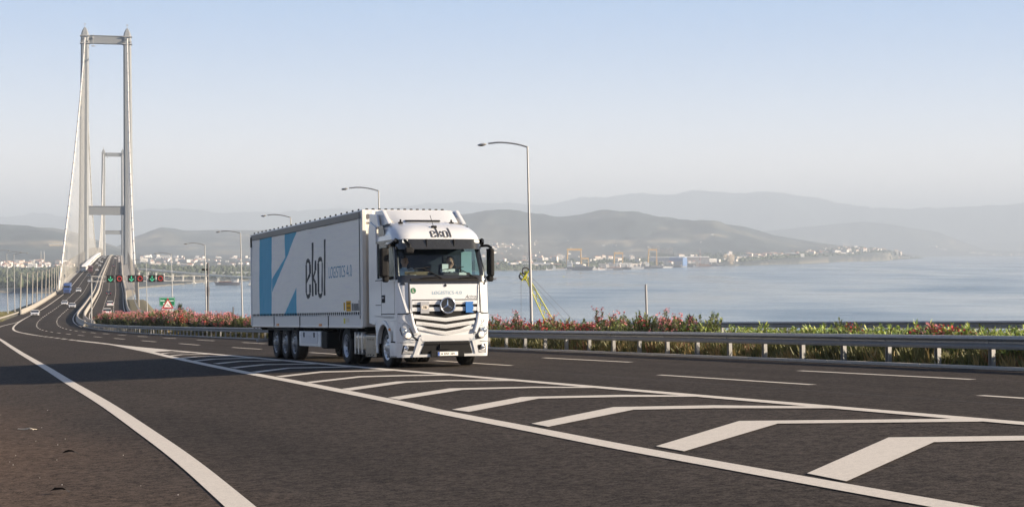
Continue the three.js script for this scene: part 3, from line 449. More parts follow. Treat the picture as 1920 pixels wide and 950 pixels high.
// ------------------------------------------------------------------ lane signals, signs and posts
{
  const g = thing('signal_gantry', 'steel gantry over the outbound carriageway carrying green arrow and red ring signals', 'gantry');
  const s = 238.5, a = new THREE.Vector3(...P(s, -0.95)), b = new THREE.Vector3(...P(s + 3, -18.7)), span = Math.hypot(b.x - a.x, b.z - a.z);
  g.position.copy(a); g.rotation.y = Math.atan2(-(b.z - a.z), b.x - a.x);
  const y0 = 6.9, y1 = 7.65, dy = b.y - a.y;
  part('post', [rod([0, -0.4, 0], [0, y1 + 0.05, 0], 0.11, 12), cyl(0.2, 0.2, 0.4, 12)], M.paleZinc, g);
  part('post', [rod([span, dy - 0.4, 0], [span, 9.7 + dy * 0, 0], 0.16, 12), cyl(0.24, 0.24, 1.4, 12).translate(span, 4.5, 0), cyl(0.24, 0.24, 0.25, 12).translate(span, 5.2, 0)], M.wire, g, 'dark steel post with a thick ring');
  part('camera_box', [rbox(1.0, 0.35, 0.3, span - 0.5, 8.6, 0.1, 0.08)], M.dark, g);
  part('beam', [box(span, 0.09, 0.09, span / 2, y0, 0.35), box(span, 0.09, 0.09, span / 2, y1, 0.35), box(span, 0.09, 0.09, span / 2, y0, -0.35), box(span, 0.09, 0.09, span / 2, y1, -0.35)], M.paleZinc, g);
  const br = []; for (let i = 0; i <= 16; i++) { const x = span * i / 16; br.push(box(0.06, y1 - y0, 0.06, x, (y0 + y1) / 2, -0.35), box(0.06, 0.06, 0.7, x, y0, 0)); if (i < 16) br.push(rod([x, y0, -0.35], [x + span / 16, y1, -0.35], 0.025, 5)); }
  part('bracing', br, M.paleZinc, g);
  const px = [206, 223, 246.2, 262.6, 286.3, 302.5];
  px.forEach((u, i) => {
    const x = (u - 171.5) / (399 - 171.5) * span, l = piece('lane_signal', g); l.position.set(x, 7.28, 0.5);
    part('panel', [rbox(1.06, 1.06, 0.14, 0, 0, 0, 0.04)], M.dark, l);
    if (i % 2) part('red_light_ring', [new THREE.TorusGeometry(0.33, 0.07, 8, 24).translate(0, 0, 0.09)], M.litRed, l);
    else part('green_light_arrow', [box(0.13, 0.42, 0.04, 0, 0.16, 0.09), box(0.52, 0.14, 0.04, 0, 0, 0).rotateZ(0.75).translate(0.155, -0.2, 0.092), box(0.52, 0.14, 0.04, 0, 0, 0).rotateZ(-0.75).translate(-0.155, -0.2, 0.096)], M.litGreen, l);
  });

  const tri = canvasTexture(256, 256, (c) => {
    c.fillStyle = '#c9c6bd'; c.fillRect(0, 0, 256, 256);
    c.fillStyle = '#b21f24'; c.beginPath(); c.moveTo(128, 4); c.lineTo(252, 226); c.lineTo(4, 226); c.closePath(); c.fill();
    c.fillStyle = '#f3f0ea'; c.beginPath(); c.moveTo(128, 52); c.lineTo(209, 200); c.lineTo(47, 200); c.closePath(); c.fill();
    c.strokeStyle = '#151515'; c.lineWidth = 7; c.beginPath(); c.moveTo(98, 160); c.lineTo(120, 138); c.lineTo(128, 168); c.moveTo(134, 172); c.lineTo(150, 158); c.lineTo(168, 186); c.moveTo(118, 168); c.lineTo(172, 178); c.stroke();
  });
  const wt = thing('warning_sign', 'red bordered triangular warning sign with a 25 plate below', 'sign');
  part('post', [rod([0, -0.4, 0], [0, 3.9, 0], 0.05, 10)], M.paleZinc, wt);
  const ts = new THREE.ExtrudeGeometry(shapeOf([[-0.68, -0.5], [0.68, -0.5], [0, 0.72]]), { depth: 0.03, bevelEnabled: false }); { const q = ts.attributes.position, uv = ts.attributes.uv; for (let i = 0; i < q.count; i++) uv.setXY(i, (q.getX(i) + 0.68 + 0.022) / 1.404, (q.getY(i) + 0.5) / 1.24 * 0.885 + 0.112); }
  part('panel', ts.translate(0, 3.1, 0.06), std(0xffffff, 0.5, 0, { map: tri }), wt);
  part('plate', [box(0.8, 0.4, 0.03, 0, 2.28, 0.07)], std(rgb(0.6, 0.58, 0.54), 0.6), wt);
  const num = canvasTexture(128, 64, (c) => { c.fillStyle = '#d8d4cb'; c.fillRect(0, 0, 128, 64); c.fillStyle = '#222'; c.font = '44px sans-serif'; c.fillText('25', 34, 48); });
  part('plate_print', new THREE.PlaneGeometry(0.74, 0.34).translate(0, 2.28, 0.088), std(0xffffff, 0.6, 0, { map: num }), wt);
  stand(wt, 172, -6.1); wt.rotation.y = 0.15;
  const gs = thing('road_sign', 'green motorway sign with white lettering, half hidden by the warning triangle', 'sign');
  const gt = canvasTexture(256, 128, (c) => { c.fillStyle = '#0d7a55'; c.fillRect(0, 0, 256, 128); c.strokeStyle = '#bfe6d6'; c.lineWidth = 5; c.strokeRect(6, 6, 244, 116); c.fillStyle = '#e9f4ee'; for (const [x, y, w] of [[18, 34, 14], [36, 40, 12], [52, 36, 16], [72, 40, 12], [150, 36, 14], [168, 40, 16], [190, 40, 18], [214, 40, 20], [62, 80, 20], [86, 84, 12]]) c.fillRect(x, y, w, 58 - (y % 40) * 0.9 > 0 ? (y < 60 ? 58 - y : 104 - y) : 18); });
  part('post', [rod([-0.6, -0.4, 0], [-0.6, 4.0, 0], 0.05, 8), rod([0.6, -0.4, 0], [0.6, 4.0, 0], 0.05, 8)], M.paleZinc, gs);
  part('panel', [rbox(1.8, 1.0, 0.05, 0, 3.4, 0.07, 0.02)], std(rgb(0.02, 0.22, 0.13), 0.5), gs); part('print', new THREE.PlaneGeometry(1.74, 0.94).translate(0, 3.4, 0.098), std(0xffffff, 0.5, 0, { map: gt }), gs);
  stand(gs, 174.5, -6.3); gs.rotation.y = 0.15;

  const post = (n, label, s, t, h, r, mat, tilt) => { const o = thing('marker_post', label, 'post'); part('pole', [rod([0, -0.3, 0], [0, h, 0], r * 0.8, 8)], mat, o); stand(o, s, t); o.rotation.z = tilt; return o; };
  post('', 'dark slim metal post rising from the oleanders right of the truck', 32, -4.5, 2.35, 0.055, M.grey, 0.03);
  post('', 'short dark post in the hedge just left of the trailer', 111, -4, 2.3, 0.07, M.wire, 0.03);
  post('', 'thin short post near the left end of the flowering hedge', 205, -6.2, 2.4, 0.06, M.wire, 0.0);
}

// ------------------------------------------------------------------ crane beyond the road
{
  const c = thing('crawler_crane', 'yellow green lattice boom crane standing beyond the flowers', 'crane');
  const X = 20, Z = -300; c.position.set(X, 24, Z); c.rotation.y = 0.0;
  // boom from the foot (right) up to the tip (left); in metres from the foot
  const foot = new THREE.Vector3(-2, 1.6, 0), tip = new THREE.Vector3(-17.4, 31.3, 0), ax = tip.clone().sub(foot), Lb = ax.length(); ax.normalize(); const nx = new THREE.Vector3(ax.y, -ax.x, 0), nz = new THREE.Vector3(0, 0, 1);
  const w = (q) => 0.25 + 0.5 * Math.min(1, Math.min(q / 0.12, (1 - q) / 0.3) * 1.0), at = (q, i, j) => foot.clone().addScaledVector(ax, q * Lb).addScaledVector(nx, i * w(q)).addScaledVector(nz, j * w(q));
  const n = 22, ch = [], la = [];
  for (let k = 0; k < n; k++) { const q = k / n, r = (k + 1) / n; for (const [i, j] of [[1, 1], [1, -1], [-1, -1], [-1, 1]]) ch.push(rod(at(q, i, j).toArray(), at(r, i, j).toArray(), 0.11, 6)); for (const [A, B] of [[[1, 1], [-1, 1]], [[-1, 1], [-1, -1]], [[-1, -1], [1, -1]], [[1, -1], [1, 1]]]) { const f = k % 2; la.push(rod(at(q, ...(f ? A : B)).toArray(), at(r, ...(f ? B : A)).toArray(), 0.065, 5)); } }
  part('boom', ch, M.yellow, c); part('lattice', la, M.yellow, c);
  const hd = piece('boom_head', c); hd.position.copy(tip);
  part('sheave', [new THREE.TorusGeometry(0.55, 0.15, 8, 24).translate(-0.2, 1.2, 0.2), new THREE.TorusGeometry(0.55, 0.14, 8, 20).translate(-0.75, 0.2, -0.2)], M.wire, hd);
  part('head_plate', [rbox(0.55, 1.7, 0.6, -0.2, 0.3, 0, 0.12), rod([-0.9, -0.6, 0.3], [0.6, 1.6, 0.3], 0.12), rod([-1.2, 0.9, 0], [0.2, -0.7, 0], 0.12)], M.yellow, hd);
  const ropes = []; for (const o of [-0.25, 0.25]) ropes.push(rod([tip.x - 1.0, tip.y, o], [tip.x - 1.0, 6, o], 0.03, 4), rod([tip.x + 0.4, tip.y + 0.5, o], [4.6, 9.6, o], 0.035, 4), rod([tip.x + 0.3, tip.y, o * 2], [2.6, 8.2, o * 2], 0.03, 4));
  part('wire_rope', ropes, M.wire, c);
  part('upper_structure', [rbox(6.6, 2.4, 3.4, 1.6, 2.4, 0, 0.2), rod([-0.5, 3.4, 0], [4.6, 9.6, 0], 0.14), rod([4.4, 3.2, 0], [4.6, 9.6, 0], 0.12)], M.yellow, c); part('cab', [rbox(1.8, 2.1, 1.6, -2.4, 2.6, 1.2, 0.2)], M.yellow, c);
  for (const s of [-1, 1]) part('track', [rbox(7.6, 1.1, 1.0, 1, 0.55, s * 2.2, 0.5, 4)], M.dark, c);
}
// ------------------------------------------------------------------ the far shore: towns, shipyard, ships
const shoreZ = (u) => 60 * 3200 / table([[860, 38], [920, 37.5], [1060, 35.5], [1160, 34.5], [1242, 31], [1302, 29], [1400, 27], [1500, 24]])(u);
const shoreZ2 = (u) => 60 * 3200 / table([[1395, 27], [1500, 24], [1580, 20], [1660, 18], [1725, 14.2]])(u);
const farAt = (u, z, h = 0) => [(u - 960) / 3200 * z, landHeight(u, z) + h, -z];
{
  // houses: a few kinds, copied
  const house = (w, h, d, wall, roof, pitch) => { const parts = [tint(box(w, h, d, 0, h / 2 - 1.5, 0), wall)]; if (pitch) { const g = new THREE.CylinderGeometry(0.02, 1, 1, 4).rotateY(Math.PI / 4).scale(w * 0.76, pitch, d * 0.76).translate(0, h - 1.5 + pitch / 2, 0); parts.push(tint(g, roof)); } else parts.push(tint(box(w * 1.03, 0.6, d * 1.03, 0, h - 1.2, 0), roof)); for (let r = 0; r < Math.floor(h / 3.4); r++) parts.push(tint(box(w * 0.86, 1.1, d + 0.3, 0, r * 3.2 + 0.6, 0), rgb(0.14, 0.15, 0.17))); return merge(parts); };
  const W = [rgb(0.82, 0.78, 0.72), rgb(0.80, 0.72, 0.62), rgb(0.72, 0.66, 0.6), rgb(0.85, 0.82, 0.78)], R = [rgb(0.42, 0.17, 0.10), rgb(0.5, 0.27, 0.17), rgb(0.55, 0.52, 0.5)];
  const kinds = [house(14, 11, 12, W[0], R[0], 3), house(18, 16, 14, W[1], R[1], 3), house(24, 13, 15, W[3], R[2], 0), house(13, 8, 11, W[3], R[0], 3.2), house(34, 11, 20, W[2], R[2], 0), house(16, 24, 16, W[0], R[1], 2)];
  const town = (n, u0, u1, zf, label, group, pick, big = 1, clump = 0) => { const protos = {}; let cu = u0, made = 0; for (let i = 0; i < n; i++) { if (clump && i % clump === 0) cu = rr(u0, u1); const u = clump ? cu + rr(-16, 16) : rr(u0, u1), z = zf(u), k = pick[Math.floor(rnd() * pick.length)]; const h = landHeight(u, z); if (h < 1.5) continue; const key = k; let o; if (!protos[key]) { o = protos[key] = part('house', kinds[k], M.vc, scene); tag(o, label, 'house', group); } else o = copyOf(protos[key]); o.position.set((u - 960) / 3200 * z, h, -z); o.rotation.y = rr(-0.7, 0.7); const q = rr(0.8, 1.25) * big; o.scale.set(q * rr(0.9, 1.3), q, q); made++; } };
  town(56, -60, 135, () => rr(4300, 5500), 'pale house with reddish roof in the town left of the bridge', 'houses of the town left of the bridge', [0, 1, 2, 3, 3, 0], 0.75);
  town(40, 255, 470, () => rr(4600, 7600), 'pale low building in the settlement behind the viaduct', 'buildings behind the viaduct', [2, 3, 4, 0, 0], 0.8);
  town(24, 860, 1010, () => rr(7600, 9600), 'tiny white house in a hillside village right of the truck', 'white houses of the hillside village', [0, 3, 2], 1.0, 6);
  town(24, 935, 1420, () => rr(6600, 8000), 'white house scattered on the slope above the shipyard', 'white houses above the shipyard', [0, 1, 2, 3], 0.95, 3);
  town(64, 1395, 1725, (u) => { const z0 = 60 * 3200 / Math.max(9, table([[1395, 27], [1500, 24], [1580, 20], [1660, 18], [1725, 14.2]])(u)); return z0 + rr(60, 900); }, 'pale waterfront block on the low spit at right', 'blocks along the low spit', [0, 1, 2, 4, 0, 3], 1.3);
  town(14, 1740, 1930, () => rr(19500, 19800), 'pale long shed on the farthest shore at right', 'sheds on the farthest shore', [4], 1.8);
  { const m = tag(part('long_hall', [tint(box(90, 9, 40, 0, 4.5, 0), rgb(0.82, 0.8, 0.76)), tint(box(92, 1, 42, 0, 9.5, 0), rgb(0.75, 0.75, 0.76))], M.vc, scene), 'long white hall behind the right end of the viaduct', 'hall'); m.position.set(...farAt(432, 3560, 1)); m.rotation.y = 0.1; }
  for (const [i, u] of [[0, 75.5], [1, 81.5]]) { const m = thing('minaret', ['left one of two slim pale minarets above the town', 'right one of two slim pale minarets above the town'][i], 'minaret'); part('shaft', [cyl(1.6, 1.4, 34, 10), cyl(2.4, 2.4, 1.2, 10).translate(0, 25, 0)], M.paleConcrete, m); part('spire', cyl(1.5, 0.05, 9, 10).translate(0, 34, 0), M.grey, m); m.position.set(...farAt(u, 5200, -2)); }
  { const m = tag(part('long_hall', [tint(box(58, 7, 14, 0, 3, 0), rgb(0.78, 0.6, 0.36)), tint(box(60, 2, 15, 0, 7.2, 0), rgb(0.85, 0.8, 0.7))], M.vc, scene), 'long ochre and white building alone on the slope above the left town', 'hall'); m.position.set(...farAt(105, 6900, 4)); }

  town(34, 925, 1400, (u) => shoreZ(u) + rr(60, 420), 'low pale shed on the waterfront of the shipyard', 'sheds of the shipyard waterfront', [4, 2, 4, 0], 1.15);
  town(22, 925, 1400, (u) => shoreZ(u) + rr(500, 1500), 'pale works building behind the shipyard', 'works buildings behind the shipyard', [4, 2, 1, 5], 1.1);
  // what is too small to tell apart: the mass of tiny houses farther up the slopes
  { const g = [], f = (n, u0, u1, zf, pick, k) => { for (let i = 0; i < n; i++) { const u = rr(u0, u1), z = zf(u), h = landHeight(u, z); if (h < 1.5) continue; const q = k * rr(0.7, 1.2); g.push(kinds[pick[Math.floor(rnd() * pick.length)]].clone().scale(q * rr(0.9, 1.4), q, q).rotateY(rr(-0.7, 0.7)).translate((u - 960) / 3200 * z, h, -z)); } };
    f(80, -60, 135, () => rr(4300, 5300), [0, 1, 3, 3], 0.5); f(45, 255, 470, () => rr(4800, 7400), [2, 3, 0], 0.55); f(60, 860, 1010, () => rr(7800, 9800), [0, 3], 0.55); f(40, 935, 1420, () => rr(6900, 9800), [0, 3, 2], 0.5); f(150, 1395, 1725, (u) => shoreZ2(u) + rr(200, 1400), [0, 3, 2, 1], 0.9);
    tag(part('far_houses', merge(g), M.vc, scene), 'countless tiny pale houses sprinkled over the far slopes', 'houses', null, 'stuff'); }
  // wooded shore: masses of trees nobody could count
  const crown = merge([0, 1, 2, 3].map((k) => new THREE.IcosahedronGeometry(1, 1).scale(rr(0.6, 1), rr(0.7, 1), rr(0.6, 1)).translate(rr(-0.6, 0.6), rr(0.5, 1.3), rr(-0.6, 0.6))));
  const wood = (name, label, n, f, size) => { const m = new THREE.InstancedMesh(crown, std(0xffffff, 0.95), n); m.name = numbered(name); const q = new THREE.Matrix4(), c = new THREE.Color(); for (let i = 0; i < n; i++) { const [u, z] = f(), p = farAt(u, z, -1), k = size * rr(0.6, 1.3); q.makeRotationY(rr(0, 6)).scale(new THREE.Vector3(k, k * rr(0.8, 1.2), k)).setPosition(...p); m.setMatrixAt(i, q); const g = rr(0.6, 1.25); m.setColorAt(i, c.setRGB(0.055 * g, 0.072 * g, 0.036 * g)); } tag(m, label, 'wood', null, 'stuff'); scene.add(m); };
  wood('far_wood', 'dark green woods on the flat shore left of the bridge and behind the viaduct', 3600, () => { const u = rr(-150, 470); return [u, (u < 245 ? 2560 : 3450) + Math.pow(rnd(), 1.3) * (u < 245 ? 1300 : 900)]; }, 5);
  wood('far_wood', 'scattered dark trees between the sheds and houses of the far shore', 4200, () => { const u = rr(860, 1730), z0 = 60 * 3200 / table([[860, 39], [1060, 35.5], [1300, 28], [1400, 27], [1500, 24], [1580, 20], [1660, 18], [1725, 14.2]])(u); return [u, z0 + 45 + Math.pow(rnd(), 2.2) * 1300]; }, 5.5);

  // shipyard
  const crane = (label, u, z, w, h, beam) => { const o = thing('gantry_crane', label, 'gantry crane'); const t = h * 0.075; for (const s of [-1, 1]) part('leg', s < 0 ? [rod([-w / 2 - t, 0, -8], [-w / 2, h, 0], t * 0.5, 6), rod([-w / 2 - t, 0, 8], [-w / 2, h, 0], t * 0.5, 6)] : [rod([w / 2, 0, -7], [w / 2, h, 0], t * 0.38, 6), rod([w / 2, 0, 7], [w / 2, h, 0], t * 0.38, 6)], M.orange, o); part('beam', [box(w * 1.14, h * beam, 7, 0, h, 0)], M.orange, o); part('trolley', [box(6, 4, 6, -w * 0.3, h + h * beam * 0.5 + 2, 0)], M.grey, o); const p = farAt(u, z); o.position.set(p[0], 2, p[2]); o.rotation.y = 0.12; return o; };
  crane('largest orange gantry crane at the left end of the shipyard', 1077, 5560, 43, 62, 0.11);
  crane('smallest orange gantry crane, tucked right of the largest', 1097, 5540, 22, 33, 0.16);
  crane('middle orange gantry crane over the ships', 1160, 5820, 28, 50, 0.12);
  crane('orange gantry crane left of the blue hall', 1224, 6250, 29, 62, 0.10);
  const hall = (label, u, z, w, h, d, c, roof) => { const o = thing('shipyard_hall', label, 'hall'); part('wall', box(w, h, d, 0, h / 2, 0), std(c, 0.7), o); part('roof', [sideways([[-d / 2 - 1, h], [0, h + 3], [d / 2 + 1, h]], w + 2)], std(roof, 0.6), o); const doors = []; for (let i = 0; i < 6; i++) part('door', box(w / 9, h * 0.62, 0.6, -w / 2 + (i + 0.7) * w / 6.4, h * 0.31, d / 2 + 0.3), M.grey, o); const p = farAt(u, z); o.position.set(p[0], 2, p[2]); return o; };
  hall('dark blue grey shipyard hall with a flat front', 1240, 6500, 86, 32, 40, rgb(0.16, 0.19, 0.26), rgb(0.45, 0.45, 0.46));
  const bh = hall('blue shipyard hall with its lit gable end', 1272, 6420, 56, 32, 40, rgb(0.10, 0.20, 0.42), rgb(0.35, 0.42, 0.55)); bh.rotation.y = -0.5;
  hall('long white roofed hall with a dark columned front', 1306, 6750, 98, 33, 36, rgb(0.34, 0.31, 0.3), rgb(0.82, 0.8, 0.76));
  hall('low grey shed at the left end of the shipyard', 1005, 5460, 90, 15, 26, rgb(0.33, 0.34, 0.36), rgb(0.5, 0.5, 0.5));
  hall('low brown roofed shed beside the grey shed of the shipyard', 1035, 5500, 60, 13, 26, rgb(0.6, 0.57, 0.52), rgb(0.34, 0.2, 0.14));
  { const o = thing('apartment_block', 'white stepped apartment blocks standing above the shipyard halls', 'building'); for (let i = 0; i < 5; i++) { const h = [26, 30, 20, 24, 28][i]; part('block', box(17, h, 14, i * 20 - 40, h / 2 + [8, 4, 0, -2, -4][i], 0), M.paleConcrete, o); part('window_band', [0, 1, 2, 3].map((k) => box(14, 1.4, 0.6, i * 20 - 40, [8, 4, 0, -2, -4][i] + 5 + k * h / 4.6, 7.2)), M.dark, o); } const p = farAt(1242, 8000); o.position.set(p[0], EYE - 10, p[2]); part('foundation', box(110, 60, 14, 0, -29, -1), std(rgb(0.09, 0.10, 0.07), 0.95), o); }
  for (const [i, u, z, h] of [[0, 1313, 6600, 62], [1, 997, 5480, 50]]) { const o = thing('lattice_mast', ['red and white lattice mast in front of the white roofed hall', 'thin red lattice mast behind the street lamp'][i], 'mast'); part('lattice', [0, 1, 2, 3, 4, 5].map((k) => tint(rod([0, h * k / 6, 0], [0, h * (k + 1) / 6, 0], 1.5 - k * 0.15, 4), k % 2 ? rgb(0.6, 0.5, 0.48) : rgb(0.42, 0.12, 0.10))), M.vc, o); part('jib', [box(14, 0.8, 0.8, -4, h * 0.93, 0)], M.red, o); const p = farAt(u, z); o.position.set(p[0], 2, p[2]); }
  const ship = (label, u, z, len, hull, top, deckC) => { const o = thing('ship', label, 'ship'); const k = len / 60; part('hull', [sideways([[-30, 0.2], [-31, 6.5], [22, 6.2], [33, 8.5], [27, 0.2]], 10, 0, 0.4)], std(hull, 0.6), o); part('deckhouse', [rbox(8, 9, 11, 0, 11, -20, 0.4), rbox(7, 4, 8, 0, 17, -20, 0.4), box(2.4, 6, 3, 0, 19, -24)], std(top, 0.5), o); part('window_band', [box(8.2, 0.9, 9, 0, 13.5, -20), box(7.2, 1, 7, 0, 17.6, -20)], M.dark, o); part('mast', [rod([0, 6, 8], [0, 22, 8], 0.5, 6), rod([0, 6, 20], [0, 17, 20], 0.35, 6), rod([0, 20, 8], [0, 9, 19], 0.25, 5)], M.paleConcrete, o); part('cargo', [box(7, 2.4, 30, 0, 7.4, 6)], std(deckC, 0.7), o); o.scale.setScalar(k); const zz = z; o.position.set((u - 960) / 3200 * zz, -0.3, -zz); o.rotation.y = Math.PI / 2 + rr(-0.25, 0.25); return o; };
  const wht = rgb(0.8, 0.78, 0.75), drk = rgb(0.06, 0.065, 0.09);
  ship('long dark hulled ship under the largest gantry crane', 1086, 5330, 88, drk, wht, rgb(0.2, 0.2, 0.22));
  ship('white tug with tall superstructure right of the long dark ship', 1122, 5360, 40, rgb(0.7, 0.68, 0.66), wht, rgb(0.5, 0.2, 0.1));
  ship('dark ship below the middle gantry crane', 1150, 5420, 62, drk, rgb(0.6, 0.55, 0.5), rgb(0.3, 0.15, 0.1));
  ship('white ship right of the middle gantry crane', 1192, 5640, 52, rgb(0.5, 0.5, 0.52), wht, rgb(0.4, 0.4, 0.4));
  ship('dark barge with white deckhouse in front of the dark blue hall', 1226, 5900, 66, drk, wht, rgb(0.3, 0.3, 0.3));
  ship('white ship with a thin mast left of the blue hall', 1250, 5960, 40, rgb(0.75, 0.74, 0.72), wht, rgb(0.6, 0.6, 0.6));
  ship('rusty ship in front of the white roofed hall', 1318, 6500, 66, rgb(0.22, 0.13, 0.1), rgb(0.5, 0.42, 0.36), rgb(0.35, 0.2, 0.12));
  ship('small white boat moored left of the largest gantry crane', 1048, 5330, 44, rgb(0.75, 0.74, 0.72), wht, rgb(0.5, 0.3, 0.2));
  const rs = ship('red and white coaster near the viaduct, its dark bow to the left', 426, 3010, 44, rgb(0.13, 0.12, 0.14), wht, rgb(0.45, 0.12, 0.08)); rs.rotation.y = -Math.PI / 2;
  ship('dark stern of a ship just right of the truck mirror', 917, 3550, 30, rgb(0.16, 0.08, 0.09), rgb(0.4, 0.3, 0.3), rgb(0.2, 0.2, 0.2));
  const row = (src, list, label, group) => list.forEach(([u, z, k]) => { const c = copyOf(src, label, group); c.position.set((u - 960) / 3200 * z, -0.3, -z); c.scale.multiplyScalar(k); c.rotation.y += rr(-0.3, 0.3); });
  const dk = ship('dark ship lying in the row of ships along the shipyard quay', 1134, 5480, 46, drk, rgb(0.5, 0.47, 0.44), rgb(0.25, 0.18, 0.14)); dk.userData.group = 'dark ships along the shipyard quay';
  row(dk, [[1104, 5420, 1], [1170, 5600, 1.1], [1181, 5640, 0.8], [1207, 5820, 1], [1268, 6260, 0.9], [1293, 6440, 1.1], [1340, 6680, 1], [1352, 6760, 0.7]], 'dark ship lying in the row of ships along the shipyard quay', 'dark ships along the shipyard quay');
  const wb = ship('small white boat lying between the ships of the shipyard', 1142, 5400, 26, rgb(0.72, 0.7, 0.68), wht, rgb(0.5, 0.45, 0.4)); wb.userData.group = 'small white boats of the shipyard';
  row(wb, [[1030, 5260, 0.9], [1066, 5280, 0.8], [1128, 5340, 1], [1160, 5470, 0.8], [1200, 5700, 1], [1238, 5950, 0.9], [1282, 6300, 1], [1305, 6420, 0.8]], 'small white boat lying between the ships of the shipyard', 'small white boats of the shipyard');
  { const o = thing('buoy', 'tiny yellow buoy alone on the water', 'buoy'); part('float', cyl(1.6, 1.2, 1.5, 10), M.yellow, o); part('marker', cyl(0.5, 0.3, 3, 8).translate(0, 1.4, 0), M.yellow, o); o.position.set((1057 - 960) / 3200 * 3900, -0.2, -3900); }
  // spray of a burning or watering plume by the spit
  { const puffs = []; for (let i = 0; i < 46; i++) { const q = rnd(), g = new THREE.IcosahedronGeometry(rr(3, 8), 2); const p = g.attributes.position, v = new THREE.Vector3(); for (let k = 0; k < p.count; k++) { v.fromBufferAttribute(p, k); v.multiplyScalar(1 + 0.5 * fbm(v.x / 4 + i, v.y / 4, 2, v.z / 4)); p.setXYZ(k, v.x, v.y, v.z); } g.computeVertexNormals(); puffs.push(g.translate(rr(-14, 22) * (0.4 + q) - 14 * q + 8, 4 + 38 * q, rr(-8, 8))); } const m = part('smoke', puffs, std(rgb(0.8, 0.68, 0.5), 1, 0, { transparent: true, opacity: 0.20 }), scene); const p = farAt(1368, 6900); m.position.set(p[0], 0, p[2]); tag(m, 'pale sunlit plume rising by the shore right of the shipyard', 'smoke', null, 'stuff'); }
}
